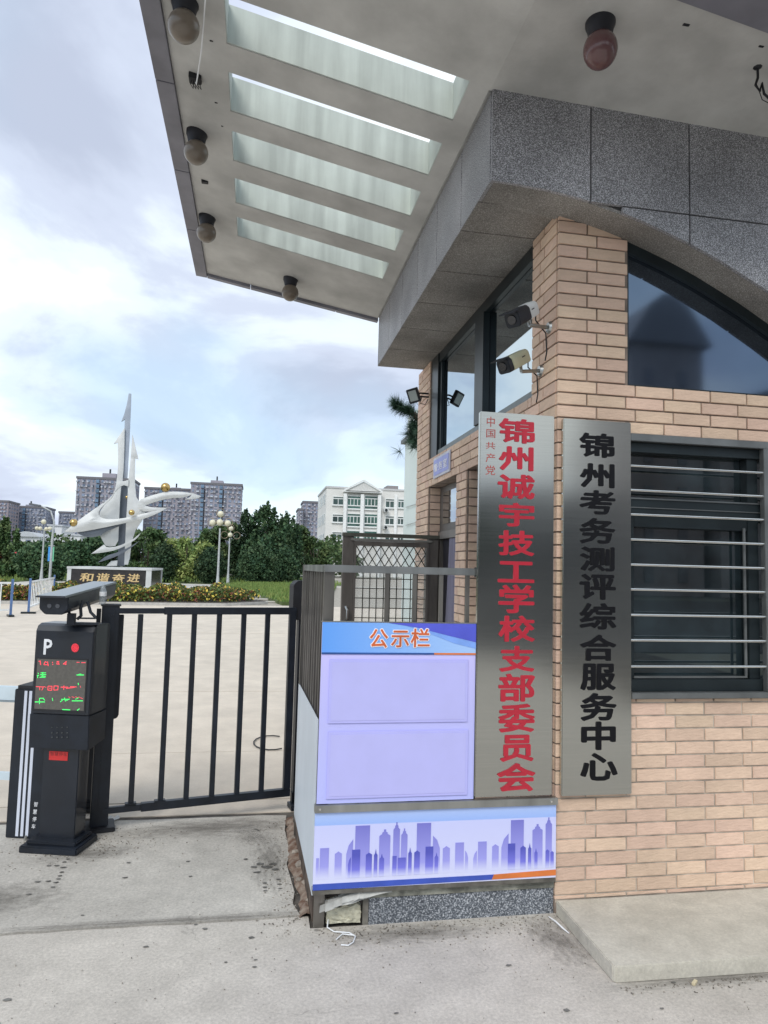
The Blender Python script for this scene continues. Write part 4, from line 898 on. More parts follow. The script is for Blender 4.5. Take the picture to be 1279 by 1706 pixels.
# loose grit and crumbs on the concrete
rg=random.Random(21); q=MB()
def crumb(x,y,z,r):
    a=rg.uniform(0,3.1); q.obox((x,y,z+r*.4),(math.cos(a),math.sin(a),rg.uniform(-.3,.3)),(-math.sin(a),math.cos(a),rg.uniform(-.3,.3)),(0,0,1),r*rg.uniform(.6,1.2),r*rg.uniform(.5,1),r*.5)
for _ in range(420): crumb(rg.uniform(.3,1.45),3.25-abs(rg.gauss(0,.10)),.0,rg.uniform(.0012,.004))
for _ in range(300): crumb(rg.gauss(.2,.06),rg.uniform(3.2,4.6),.003,rg.uniform(.0010,.0042))
for _ in range(500): crumb(rg.gauss(-.9,.25),rg.gauss(4.35,.14),.003,rg.uniform(.0010,.0042))
for _ in range(700): crumb(rg.uniform(-1.6,2.6),rg.uniform(2.2,4.6),.003,rg.uniform(.0010,.0026))
for _ in range(200): crumb(rg.uniform(1.46,2.6),2.66-abs(rg.gauss(0,.03)),.0,rg.uniform(.0012,.004))
tag(q.build('grit',mat('grit_grey',(.27,.245,.21),.95,var=.5,scale=40),fix=False),'fine grit scattered over the worn concrete','grit',kind='stuff')
# ================================================================== PEDESTRIAN GATE
GA=Vector((-.84,4.55,0)); GB_=Vector((.253,4.80,0)); gd=(GB_-GA).normalized(); gyaw=math.atan2(gd.y,gd.x); gn=Vector((gd.y,-gd.x,0))
gt=thing('pedestrian_gate','closed black metal pedestrian gate with vertical bars','gate',GA,gyaw)
def gl_(px,py):
    p=onP(px,py,GA,gn)-GA; return p.dot(gd),p.z
def gz(x,y): return 120+x/3.045,980+y/3.045
def gbox(x0,x1,z0,z1,y0,y1,nm,m=BLACK,par=gt,bev=.002): q=MB(); q.box(x0,x1,y0,y1,z0,z1); return q.build(nm,m,par,bevel=bev)
xl=gl_(*gz(205,110))[0]; xmid=gl_(*gz(467,118))[0]; xr_=gl_(*gz(1135,118))[0]; xr0=gl_(*gz(1093,300))[0]
zt0=gl_(*gz(700,97))[1]; zt1=gl_(*gz(700,139))[1]; zb0=gl_(*gz(700,1093))[1]; zb1=gl_(*gz(700,1050))[1]
zt1=zt0-.045; zb1=zb0+.048
gbox(xmid,xr_,zt1,zt0,-.02,.02,'top_rail'); gbox(0,xmid,zt1+.006,zt0-.006,-.014,.014,'top_rail')
gbox(xmid-.08,xr_,zb0,zb1,-.02,.02,'bottom_rail'); gbox(0,xmid-.08,zb0+.006,zb1-.006,-.014,.014,'bottom_rail')
gbox(xr_-.045,xr_,zb1,zt1,-.02,.02,'right_stile')
gbox(xl-.02,xl+.015,zb1,zt1,-.014,.014,'left_stile')
for a,b_ in ((347,300),(495,448),(620,578),(748,706),(873,832),(992,957)):
    xa_=gl_(*gz(a,150))[0]; xb_=gl_(*gz(b_,1045))[0]; xc=(xa_+xb_)/2
    gbox(xc-.0155,xc+.0155,zb1-.002,zt1+.002,-.0135,.0135,'bar')
for xc in (gl_(*gz(300,1045))[0],gl_(*gz(448,1045))[0]): gbox(xc-.035,xc+.03,zb1-.002,zb1+.008,-.021,.021,'bar_clamp')
x0,z0=gl_(190,1200); x1,_=gl_(207,1190); 
q=MB(); w0=gl_(193,1100)[0]-.02; w1=gl_(203,1100)[0]; z0=gl_(200,1199)[1]; z1=zt1-.003
q.prismY([(w0,z0),(w1-.02,z0),(w1-.006,z0+.008),(w1,z0+.025),(w1,z1),(w0,z1)],.03,.055); q.build('drive_cover',BLACK2,gt,bevel=.003)
# right gate pillar
pr_=onZ(484,1365,0); RP=Vector((xr_+.055,0,0)); RPW=GA+gd*RP.x+Vector((-gn.x*-.0,0,0))
rp=thing('gate_pillar','slim black pillar with a boxy cap on the right of the gate','post',(RPW.x,RPW.y,0),gyaw,'black gate pillars')
q=MB(); q.box(-.022,.03,.03,.09,0,1.25); q.build('shaft',BLACK,rp)
zc0=onP(488,1033,GA,gn).z; zc1=onP(488,967,GA,gn).z
q=MB(); q.prismY([(-.075,zc0),(.035,zc0),(.035,zc1),(-.045,zc1),(-.075,zc1-.03)],.0,.11); q.build('cap_box',BLACK2,rp,bevel=.004)
q=MB(); q.box(.014,.026,-.012,.0,zc0-.10,zc0-.02); q.build('hinge',BARM,rp)
q=MB(); q.box(-.045,.03,-.02,.08,.0,.03); q.box(-.03,.02,.03,.06,.03,.10); q.build('foot',BLACK,rp)
# left gate post
PLc=Vector((-.862,4.585,0))
lpst=thing('gate_pillar','tall black square post with base plate on the left of the gate','post',PLc,gyaw,'black gate pillars')
pz=onY(183,1008,4.58).z
q=MB(); q.box(-.055,.045,-.05,.05,.03,pz); q.build('shaft',BLACK,lpst,bevel=.004)
q=MB(); q.box(-.095,.085,-.085,.085,0,.03); q.build('base_plate',BLACK2,lpst,bevel=.006)
q=MB(); q.box(-.062,.052,-.057,.057,pz-.004,pz+.006); q.build('top_cap',BLACK2,lpst)
q=MB(); q.box(-.085,-.06,-.06,-.02,.2,pz-.02); q.build('side_channel',BLACK2,lpst)
# bottle standing on the post
BT=onY(170.5,1006,PLc.y-.045); BT.z=pz+.006; bt=thing('plastic_bottle','clear plastic bottle with white band standing on the left gate post','bottle',BT)
q=MB(); q.tube([(0,0,0),(0,0,.075),(0,0,.10),(0,0,.112),(0,0,.125)],[.021,.021,.014,.008,.008],16)
bm_=mat('bottle_plastic',(.5,.56,.6),.12,var=.05); bm_.node_tree.nodes['Principled BSDF'].inputs['Alpha'].default_value=.35
q.build('body',bm_,bt,smooth=True); q=MB(); q.tube([(0,0,.05),(0,0,.075)],[.0217,.0217],16); q.build('band',WHITEP,bt,smooth=True)
# ================================================================== PARKING KIOSK
KY=R(-15); kd=Vector((math.cos(KY),math.sin(KY),0)); kn=Vector((kd.y,-kd.x,0)); 
KF=onZ(110.7,1427.7,0)+Vector((0,.055,0))
KB=Vector((KF.x-.12,KF.y+.032,0))      # root: middle of the front face at the ground
kk=thing('parking_kiosk','black parking kiosk with letter P, red lamp and LED screen','parking kiosk',KB,KY)
def kp(px,py,dy=0.0):
    P=onP(px,py,KB-kn*0+Vector((-kd.y,kd.x,0))*dy,kn)-KB; return P.dot(kd),P.z
def kz(x,y): return 40+x/5.688,960+y/5.688
xL=(kp(59,1060)[0]+kp(51.4,1188)[0])/2; xR=kp(144.6,1247)[0]; zT=kp(110,1040)[1]; zB=(kp(144,1247.6)[1]+kp(52,1250)[1])/2; zM=kp(100,1190)[1]
BKD=mat('kiosk_black',(.007,.011,.019),.36,.0,var=.2,scale=6,coat=.3)
q=MB(); yD=.20
prof=[(0,zM),(yD,zM),(yD,zT-.012),(yD-.012,zT),(.045,zT),(.015,zT-.012),(.0,zT-.04)]
q.prismX([(y,z) for y,z in prof],xL,xR); q.build('upper_housing',BKD,kk,bevel=.003)
q=MB(); q.prismX([(-.004,zM-.003),(yD,zM-.003),(yD,zB+.02),(.03,zB),(.006,zB+.0)],xL-.004,xR+.004); q.build('lower_housing',BLACK,kk,bevel=.003)
px0=kp(66,1300)[0]; px1=(kp(128.5,1255)[0]+kp(116.5,1395)[0])/2
q=MB(); pxl=(kp(67,1300,.035)[0]+kp(66,1390,.035)[0])/2; q.box(pxl,px1,.035,.155,.055,zB+.01); q.build('pedestal',BKD,kk,bevel=.004)
q=MB(); q.box(pxl-.06,px1+.06,-.05,.19,0,.04); q.box(pxl-.04,px1+.035,-.02,.175,.04,.06); q.build('base',BLACK,kk,bevel=.006)
sx0=kp(*kz(130,790))[0]; sx1=kp(*kz(595,800))[0]; sx0=(sx0+kp(*kz(98,1255))[0])/2; sx1=(sx1+kp(*kz(568,1275))[0])/2; sz1=kp(*kz(360,790))[1]; sz0=kp(*kz(335,1265))[1]
q=MB(); q.box(sx0-.01,sx1+.008,-.002,.004,sz0-.012,sz1+.008); q.build('screen_bezel',BLACK2,kk)
q=MB(); q.box(sx0,sx1,-.0035,-.0021,sz0,sz1); scn=q.build('led_screen',mat('screen_grey',(.10,.095,.085),.25,var=.1,scale=60,coat=.4),kk)
LR=mat('led_red',(.85,.06,.09),.5,emit=.7,var=0); LGn=mat('led_green',(.05,.85,.15),.5,emit=.75,var=0)
def segs(lst,m,nm):
    q=MB(); 
    for x0,y0,x1,y1,w in lst:
        a=kp(*kz(x0,y0)); b_=kp(*kz(x1,y1)); d=Vector((b_[0]-a[0],b_[1]-a[1])); L_=d.length; d=d/L_ if L_>0 else Vector((1,0)); nn=Vector((-d.y,d.x))*w*.00028
        P=[(a[0]+nn.x,a[1]+nn.y),(b_[0]+nn.x,b_[1]+nn.y),(b_[0]-nn.x,b_[1]-nn.y),(a[0]-nn.x,a[1]-nn.y)]
        q.hexa([(x,-.0036,z) for x,z in P],[(x,-.0042,z) for x,z in P])
    return q.build(nm,m,scn)
segs([(140,805,160,803,6),(155,800,160,840,8),(190,835,205,805,6),(190,838,235,838,6),(225,808,232,850,7),(200,812,230,815,5),(270,812,275,820,8),(272,832,277,838,7),(312,808,335,808,6),(318,812,312,830,6),(312,832,340,832,6),(332,812,330,832,6),(372,832,405,805,6),(375,832,405,832,5),(402,808,396,840,5),(500,815,528,815,5),(545,818,585,818,6)],LR,'time_digits')
segs([(125,938,145,938,6),(135,915,140,925,6),(132,940,132,965,6),(160,915,210,915,6),(155,930,212,932,6),(160,945,208,947,6),(150,958,205,958,5),(180,908,180,950,6),(500,935,570,935,7),(520,928,545,925,5),(515,1010,518,1030,6),(105,1190,200,1190,7),(150,1155,190,1155,6),(150,1155,148,1185,6),(185,1158,200,1175,6),(150,1190,148,1210,6),(270,1152,275,1180,5),(345,1190,370,1170,6),(355,1165,430,1165,6),(385,1150,395,1185,6),(400,1180,435,1160,5),(455,1180,560,1180,7),(490,1165,520,1150,5),(365,1262,440,1266,7),(505,1270,528,1255,7)],LGn,'green_characters')
segs([(115,1045,180,1048,6),(150,1050,152,1078,5),(175,1050,200,1045,6),(185,1055,170,1080,5),(205,1050,212,1052,6),(230,1040,270,1042,6),(230,1042,228,1078,6),(268,1042,265,1080,6),(228,1078,265,1080,6),(240,1060,260,1060,5),(285,1038,328,1040,6),(287,1038,285,1078,6),(326,1040,322,1078,6),(285,1078,322,1076,6),(350,1050,420,1050,7),(380,1035,378,1075,6),(400,1062,480,1052,7),(440,1045,500,1048,6),(535,1038,538,1055,4),(425,1142,440,1150,4),(455,1140,480,1150,4),(490,1140,510,1150,4),(520,1142,560,1160,4)],LR,'red_characters')
cxp,czp=kp(*kz(485,678)); q=MB()
for ring in range(7):
    n=max(1,ring*6); r0=ring*.0034
    for i in range(n):
        a=2*math.pi*i/n+ring*.4; x=cxp+r0*math.cos(a); z=czp+r0*math.sin(a)*1.1; s=.0010
        q.hexa([(x-s,-.002,z-s),(x+s,-.002,z-s),(x+s,-.002,z+s),(x-s,-.002,z+s)],[(x-s,-.004,z-s),(x+s,-.004,z-s),(x+s,-.004,z+s),(x-s,-.004,z+s)])
q.build('red_lamp_dots',LR,kk)
q=MB(); q.tube([(cxp,.001,czp),(cxp,-.0015,czp)],.024,24); q.build('red_lamp_disc',mat('lamp_dark_red',(.10,.012,.018),.4),kk)
a=kp(*kz(183,742)); b_=kp(*kz(272,597)); glyph('P',a[0],b_[0],a[1],b_[1],-.0005,.002,.02,mat('kiosk_white',(.75,.77,.8),.5),'letter_p',kk)
q=MB()
for i in range(4):
    for j in range(3):
        x,z=kp(*kz(268+i*48,1430+j*42+ (10 if j else 0))); q.tube([(x,-.002,z),(x,-.0065,z)],.0022 if j==0 else .003,8)
q.build('speaker_holes',mat('speaker_grey',(.10,.11,.11),.6),kk)
ex=[kp(0+440/5.33,1120+698/5.33,.035),kp(0+600/5.33,1120+785/5.33,.035)]
q=MB(); q.box(ex[0][0],ex[1][0],.0315,.034,ex[1][1],ex[0][1]); lab_=q.build('red_label',mat('red_label',(.55,.03,.03),.4),kk)
glyph('智慧停车',ex[0][0]+.006,ex[1][0]-.004,(ex[0][1]+ex[1][1])/2,ex[0][1]-.003,.0312,.0006,.0,mat('dark_red_ink',(.22,.02,.02),.5),'label_print',kk)
# licence plate camera on the kiosk
def z8(x,y): return 60+x/8.527,960+y/8.527
KC=KB+Vector((0,.1,zT))
Yf=4.05; A=onY(*z8(250,400),4.12); B=onY(*z8(960,190),4.88)
lc=thing('plate_camera','long black number plate camera on a bracket above the parking kiosk','camera',KC)
ax=(A-B).normalized(); sx=ax.cross(Vector((0,0,1))).normalized(); up=sx.cross(ax)
def sec(t,w=.078,h=.056,dz=0):
    c=B+(A-B)*t+up*dz; return [c+sx*a*w+up*b*h for a,b in ((-.6,-1),(.6,-1),(1,-.45),(1,.75),(-1,.75),(-1,-.45))]
q=MB(); q.hexa(sec(0),sec(1)); q.build('housing',BLACK,lc,off=KC,bevel=.004)
q=MB(); c0_=B-ax*.01+up*.036; q.hexa([B-ax*.015+sx*-.08+up*.041,B-ax*.015+sx*.08+up*.041,A+ax*.045+sx*.08+up*.041,A+ax*.045+sx*-.08+up*.041],[B-ax*.015+sx*-.076+up*.052,B-ax*.015+sx*.076+up*.052,A+ax*.045+sx*.076+up*.052,A+ax*.045+sx*-.076+up*.052]); q.build('sun_shield',mat('shield_satin',(.03,.034,.045),.28,.2,coat=.4),lc,off=KC,bevel=.002)
for s_ in (-.022,.022):
    q=MB(); q.tube([A+sx*s_-up*.008,A+ax*.004+sx*s_-up*.008],.012,14); q.build('lens',mat('lens_shine',(.05,.06,.08),.1,coat=1),lc,off=KC,smooth=True)
bx_=KB+Vector((.0,.1,0)); 
def kw(x,y,z): return KB+kd*x+Vector((-kd.y,kd.x,0))*y+Vector((0,0,z))
mp1=B+(A-B)*.55-up*.04
q=MB(); b1=onY(*z8(500,640),4.25); b1.z=zT; q.obox(Vector((b1.x,b1.y,zT+.03)),(1,0,0),(0,1,0),(0,0,1),.020,.02,.032); q.tube([b1+Vector((-.005,0,.05)),b1+Vector((-.02,0,.075)),mp1+Vector((-.02,0,.01))],.008,8); q.build('bracket_foot',BLACK,lc,off=KC)
b3=onY(*z8(820,640),4.30)
q=MB(); q.tube([b1+Vector((.03,0,.03)),b1+Vector((.05,0,.05)),b1+Vector((.045,0,.09)),b1+Vector((.05,.02,.13))],.009,8); q.tube([b1+Vector((.13,0,.04)),b1+Vector((.10,0,.07)),b1+Vector((.08,0,.13))],.009,8); q.box(b1.x+.02,b1.x+.15,b1.y-.015,b1.y+.015,zT,zT+.012); q.box(b1.x+.03,b1.x+.13,b1.y-.01,b1.y+.01,zT+.032,zT+.04); q.build('bracket_arms',BLACK,lc,off=KC,smooth=False)
# second slim pedestal behind the kiosk
P2=onZ(137,1349,0); sp=thing('slim_bollard','slim black post on stepped base behind the parking kiosk','post',P2,KY)
q=MB(); q.box(-.035,.06,-.02,.08,.05,.52); q.build('shaft',BLACK,sp,bevel=.003)
q=MB(); q.box(-.055,.09,-.05,.11,0,.025); q.box(-.045,.075,-.035,.095,.025,.05); q.build('base',BLACK2,sp,bevel=.004)
# ================================================================== BARRIER MACHINE
bp_=onZ(8,1397,0); BB=Vector((bp_.x,bp_.y,0)); BYW=R(-14); bdv=Vector((math.cos(BYW),math.sin(BYW),0)); bnv=Vector((bdv.y,-bdv.x,0))
bar=thing('barrier_machine','black barrier cabinet with three white stripes and calligraphy','barrier',BB,BYW)
def bpn(px,py): P=onP(px,py,BB,bnv)-BB; return P.dot(bdv),P.z
bh=bpn(29,1148)[1]; bw_=bpn(92,1380)[0]
q=MB(); q.box(0,bw_,0,.26,.005,bh); q.build('cabinet',BLACK,bar,bevel=.004)
q=MB(); q.box(.012,bw_-.012,.01,.25,bh+.001,bh+.02); q.build('lid',BLACK2,bar)
SLV=mat('silver_stripe',(.62,.66,.76),.4,var=.05)
def z6(x,y): return x/5.33,1120+y/5.33
for xt,xb_,yt,yb_ in ((231,147,168,1455),(268,190,168,1455),(285,235,168,1455)):
    a0=bpn(*z6(xb_,yb_)); a1=bpn(*z6(xt,yt)) ; 
    x_=a0[0]
    q=MB(); q.box(x_-.0085,x_+.0085,-.0015,.0,a0[1],bh-.008); q.build('stripe',SLV,bar)
for ch,(x,y) in zip('智慧停车',((318,1172),(311,1238),(306,1303),(297,1368))):
    a=bpn(*z6(x-18,y+20)); b_=bpn(*z6(x+18,y-20)); glyph(ch,a[0],b_[0],a[1],b_[1],-.0005,.001,.012,mat('kiosk_white',(.75,.77,.8),.5),'character',bar,shear=.12)
az=bpn(15,1160)[1]; az2=bpn(8,1301)[1]
ARM=mat('pale_blue_arm',(.58,.68,.74),.4,var=.05)
q=MB(); q.box(-3.2,-.004,.08,.11,az-.042,az+.042); am=q.build('boom_arm',ARM,bar,bevel=.004)
q=MB(); q.box(-3.2,-.012,.076,.079,az-.05,az-.040); q.build('arm_edge',mat('arm_grey',(.25,.3,.33),.4),am)
q=MB(); q.box(-3.2,-.004,.085,.105,az2-.022,az2+.022); q.build('lower_arm',ARM,bar)
for i in range(4): q=MB(); q.box(-.75-.7*i,-.73-.7*i,.088,.102,az2+.022,az-.042); q.build('arm_strut',ARM,bar)
q=MB(); q.tube([Vector((.13,-.02,.0)),Vector((.135,-.02,.03))],.007,6); q.build('anchor_bolt',GALV,bar)
# blue and white crowd barriers on the yard
def rail(P0,P1,h,label,n=13):
    P0,P1=Vector(P0),Vector(P1); d=(P1-P0); yw=math.atan2(d.y,d.x); L_=d.length
    o=thing('crowd_barrier',label,'barrier',P0,yw,'blue and white barriers on the yard')
    BLU=mat('barrier_blue',(.09,.17,.36),.5); WHT=mat('barrier_white',(.75,.77,.78),.5)
    for x in (0,L_):
        q=MB(); q.box(x-.03,x+.03,-.03,.03,0,h+.06); q.build('post',BLU,o)
        q=MB(); q.box(x-.07,x+.07,-.2,.2,0,.05); q.build('foot',DARKM,o)
    for z in (.18,h-.05): q=MB(); q.box(.045,L_-.045,-.02,.02,z-.025,z+.025); q.build('rail',WHT,o)
    for i in range(n):
        x=.045+(L_-.09)*(i+1)/(n+1); q=MB(); q.box(x-.015,x+.015,-.012,.012,.20,h-.075); q.build('baluster',WHT,o)
h=onY(17,980,onZ(17,1027).y).z
rail(onZ(17,1027),Vector((-11.6,19.0,0)),.98,'blue and white barrier at the left edge of the frame',22)
rail(onZ(47,1022),onZ(88,1004),.98,'blue and white barrier just left of the plate camera',16)
# ================================================================== PLINTH AND SCULPTURE
PY=46.0; pa=onY(114,944,PY); pb=onY(251,946,PY); PX0,PX1=pa.x,pb.x; PZT=1.24; PD=5.2
PR=Vector(((PX0+PX1)/2,PY+PD/2,0)); 
pln=thing('plinth','dark stone plinth with gold characters under the steel sculpture','plinth',PR)
def pb_(mb,n,m,par=pln,**k): return mb.build(n,m,par,off=PR,**k)
PW=mat('plinth_white_stone',(.55,.56,.56),.5,var=.08,scale=2); PDk=mat('plinth_dark_stone',(.028,.025,.026),.25,var=.3,scale=3)
q=MB(); q.box(PX0,PX1,PY,PY+PD,.0,PZT-.14); core=pb_(q,'core',PDk)
q=MB(); q.box(PX0-.08,PX1+.08,PY-.08,PY+PD+.08,PZT-.139,PZT); pb_(q,'cap',PW)
q=MB(); q.box(PX0-.1,PX1+.1,PY-.1,PY+PD+.1,-.02,.10); pb_(q,'base',PW)
for x0,x1 in ((PX0-.05,PX0+.18),(PX1-.26,PX1+.05)):
    q=MB(); q.box(x0,x1,PY-.05,PY+.14,.10,PZT-.14); pb_(q,'corner_pier',PW)
q=MB(); q.box(PX1-.14,PX1+.05,PY+PD-.2,PY+PD+.05,.10,PZT-.14); pb_(q,'corner_pier',PW)
GOLD=mat('gold_leaf',(.75,.55,.28),.35,.6,var=.1)
f3=lambda x,y:(x/4.919,780+y/4.919)
for ch,(x0,y0,x1,y1) in zip('和谐奋进',[(658,858,762,930),(793,860,893,932),(920,865,1020,935),(1045,865,1143,935)]):
    p=onY(*f3(x0,y0),PY); r=onY(*f3(x1,y1),PY); glyph(ch,p.x,r.x,r.z,p.z,PY-.004,.03,.022,GOLD,'character',pln,off=PR,shear=.1)
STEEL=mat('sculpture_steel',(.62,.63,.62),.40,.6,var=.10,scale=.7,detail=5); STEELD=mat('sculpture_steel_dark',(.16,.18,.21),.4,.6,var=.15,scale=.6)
SY=48.3; SR=Vector((onY(203,940,SY).x,SY,PZT)); 
sc_=thing('steel_sculpture','tall abstract steel sculpture of spires and swooping blades with gold balls','sculpture',SR)
def z4(x,y): return 90+x/4.919,650+y/4.919
from mathutils.geometry import tessellate_polygon
def smooth_poly(pts,it=1):
    for _ in range(it):
        o=[]; n=len(pts)
        for i in range(n):
            a,b=Vector(pts[i-1]),Vector(pts[i]); c=Vector(pts[(i+1)%n])
            ang=(a-b).angle(c-b) if (a-b).length>0 and (c-b).length>0 else math.pi
            if ang<R(95): o.append(tuple(b))       # keep tips sharp
            else: o.append(tuple(b.lerp(a,.25))); o.append(tuple(b.lerp(c,.25)))
        pts=o
    return pts
def blade(name,pts,dy=0,th=.32,m=STEEL,bend=None,sm=1,ridge=.07):
    pts=smooth_poly(pts,sm); P=[onY(*z4(x,y),SY+dy) for x,y in pts]; P2=[Vector((p.x,p.z,0)) for p in P]
    b=bmesh.new(); vs=[b.verts.new((p.x,0,p.y)) for p in P2]; 
    tris=tessellate_polygon([P2]); 
    for t in tris:
        try: b.faces.new([vs[i] for i in t])
        except Exception: pass
    # refine for a bulging surface
    for _ in range(3):
        long=[e for e in b.edges if e.calc_length()>.35]
        if not long: break
        bmesh.ops.subdivide_edges(b,edges=long,cuts=1); bmesh.ops.triangulate(b,faces=b.faces)
    bd_=[(Vector((e.verts[0].co.x,e.verts[0].co.z)),Vector((e.verts[1].co.x,e.verts[1].co.z))) for e in b.edges if e.is_boundary]
    dist_={}
    for v in b.verts:
        p=Vector((v.co.x,v.co.z)); dmin=9
        for a,c in bd_:
            d=c-a; t=max(0,min(1,(p-a).dot(d)/max(d.length_squared,1e-9))); dmin=min(dmin,(a+d*t-p).length)
        dist_[v.index if False else v]=dmin
    fr_=[f for f in b.faces]; 
    dup={}
    for v in list(dist_): 
        off=min(dist_[v],.6)*ridge+.03
        by=(bend(v.co.x,v.co.z) if bend else 0)
        w=b.verts.new((v.co.x,dy+by+off+th*.2*min(1,dist_[v]*.8+.35),v.co.z)); dup[v]=w
    for f in fr_: b.faces.new([dup[v] for v in reversed(f.verts)])
    for e in [e for e in b.edges if e.is_boundary and e.verts[0] in dist_ and e.verts[1] in dist_]:
        try: b.faces.new([e.verts[0],e.verts[1],dup[e.verts[1]],dup[e.verts[0]]])
        except Exception: pass
    for v in dist_:
        off=min(dist_[v],.6)*ridge+.03; by=(bend(v.co.x,v.co.z) if bend else 0); v.co.y=dy+by-off-th*.2*min(1,dist_[v]*.8+.35)
    bmesh.ops.recalc_face_normals(b,faces=b.faces)
    me=bpy.data.meshes.new(name)
    for v in b.verts: v.co+=Vector((0,SY,0))-SR
    b.to_mesh(me); b.free(); me.materials.append(m)
    for p in me.polygons: p.use_smooth=True
    try: me.set_sharp_from_angle(angle=R(50))
    except Exception: pass
    o=bpy.data.objects.new(name,me); COL.objects.link(o); o.parent=sc_; return o
blade('main_spire',[(612,28),(632,30),(630,120),(618,400),(600,722),(585,724),(552,718),(566,560),(578,300),(580,240),(552,258),(574,200),(598,110)],0.25,.35,mat('spire_steel',(.36,.40,.46),.35,.6,var=.1,scale=.5),sm=0)
blade('left_fin',[(578,310),(490,440),(522,430),(526,600),(514,740),(495,840),(450,900),(400,958),(366,1015),(372,1180),(400,1240),(430,1285),(524,1275),(530,1110),(545,800),(566,716),(576,500)],.05,.25)
blade('right_fin',[(642,365),(690,565),(664,560),(660,700),(664,800),(676,900),(750,945),(745,1030),(640,1190),(615,1430),(575,1430),(585,1200),(592,1040),(602,900),(608,740),(625,600)],.1,.25)
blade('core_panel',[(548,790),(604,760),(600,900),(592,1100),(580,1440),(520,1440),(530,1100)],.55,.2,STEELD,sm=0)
blade('bridge',[(515,735),(560,750),(612,735),(608,790),(560,775),(500,830)],.0,.2)
blade('left_swoosh',[(85,1160),(210,1060),(330,975),(440,900),(495,840),(470,890),(385,962),(360,1010),(380,1045),(450,1060),(560,1052),(640,1035),(760,1005),(860,985),(935,962),(850,1010),(740,1055),(600,1085),(370,1135),(190,1167)],-.75,.45,bend=lambda x,z:.0)
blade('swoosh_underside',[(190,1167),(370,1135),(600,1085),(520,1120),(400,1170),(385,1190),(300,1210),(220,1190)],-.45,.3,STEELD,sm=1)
blade('upper_swoosh',[(680,905),(800,862),(920,832),(1040,833),(1130,845),(1120,862),(1060,880),(940,887),(830,915),(745,945),(800,962),(870,962),(930,964),(840,1000),(700,990)],-.2,.35)
blade('swoosh_tip',[(1130,843),(1205,870),(1170,892),(1070,897),(1120,875)],-.3,.25,sm=1)
blade('lower_crescent',[(305,1340),(410,1265),(430,1290),(520,1283),(640,1228),(710,1170),(680,1215),(600,1268),(510,1310),(410,1330)],-.5,.3,sm=1)
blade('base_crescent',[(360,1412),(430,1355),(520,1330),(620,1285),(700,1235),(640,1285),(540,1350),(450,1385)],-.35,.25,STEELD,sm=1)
blade('base_foot',[(430,1440),(470,1400),(520,1395),(515,1440)],-.1,.5,sm=0)
GB2=mat('gold_ball',(.55,.38,.15),.25,1,var=.1,scale=1)
for x,y,r_,dy in ((160,1087,36,-.75),(912,797,43,-.2),(635,1003,27,-1.05),(596,878,15,.2)):
    p=onY(*z4(x,y),SY+dy); q=MB(); q.sphere(p,r_/4.919/F*(SY+dy)*.86,20,14); q.build('gold_ball',GB2,sc_,off=SR,smooth=True)
# ================================================================== PARK: beds, lawns, steps
LEAFG=[(.045,.085,.03),(.07,.12,.04)]
def leafmat(name,cols,rough=.7,obj=True):
    if name in MATS: return MATS[name]
    m=bpy.data.materials.new(name); m.use_nodes=True; t=m.node_tree; n=t.nodes; L=t.links; p=n['Principled BSDF']; p.inputs['Roughness'].default_value=rough; p.inputs['Specular IOR Level'].default_value=.25
    g_=n.new('ShaderNodeNewGeometry'); r=n.new('ShaderNodeValToRGB'); L.new(g_.outputs['Random Per Island'],r.inputs[0]); e=r.color_ramp.elements
    while len(e)<len(cols): e.new(.5)
    for i,c in enumerate(cols): e[i].position=c[0]; e[i].color=(*c[1],1)
    r.color_ramp.interpolation='CONSTANT' if len(cols)>3 else 'LINEAR'
    hs=n.new('ShaderNodeHueSaturation'); oi=n.new('ShaderNodeObjectInfo'); mr=n.new('ShaderNodeMapRange'); mr.inputs[3].default_value=.75; mr.inputs[4].default_value=1.3; L.new(oi.outputs['Random'],mr.inputs[0]); L.new(mr.outputs[0],hs.inputs['Value'])
    gz_=n.new('ShaderNodeTexNoise'); gz_.inputs['Scale'].default_value=.8; gz_.inputs['Detail'].default_value=3; L.new(g_.outputs['Position'],gz_.inputs[0]); m2=n.new('ShaderNodeMapRange'); m2.inputs[1].default_value=.35; m2.inputs[2].default_value=.65; m2.inputs[3].default_value=.47; m2.inputs[4].default_value=.515; L.new(gz_.outputs[0],m2.inputs[0]); L.new(m2.outputs[0],hs.inputs['Hue'])
    L.new(r.outputs[0],hs.inputs['Color']); L.new(hs.outputs[0],p.inputs['Base Color']); MATS[name]=m; return m
def leaf(V,Fc,p,s,rd,up=None):
    a=rd.uniform(0,6.283); b=rd.uniform(-1,1); c=math.sqrt(1-b*b); n=Vector((c*math.cos(a),c*math.sin(a),b))
    u=n.orthogonal().normalized(); w=n.cross(u); th=rd.uniform(0,6.283); u,w=u*math.cos(th)+w*math.sin(th),w*math.cos(th)-u*math.sin(th)
    i=len(V); k_=rd.uniform(.45,.8)
    V.extend([tuple(p-u*s),tuple(p+w*s*k_),tuple(p+u*s),tuple(p-w*s*k_)]); Fc.append((i,i+1,i+2,i+3))
def mk(name,V,Fc,m,parent=None,off=(0,0,0)):
    q=MB(); q.v=V; q.f=Fc; return q.build(name,m,parent,off=off,fix=False)
FLM=leafmat('flower_leaves',[(0,(.05,.09,.03)),(.32,(.08,.12,.035)),(.60,(.22,.11,.05)),(.70,(.16,.06,.04)),(.78,(.62,.50,.10)),(.90,(.50,.42,.10)),(.94,(.25,.32,.08))])
rd=random.Random(11)
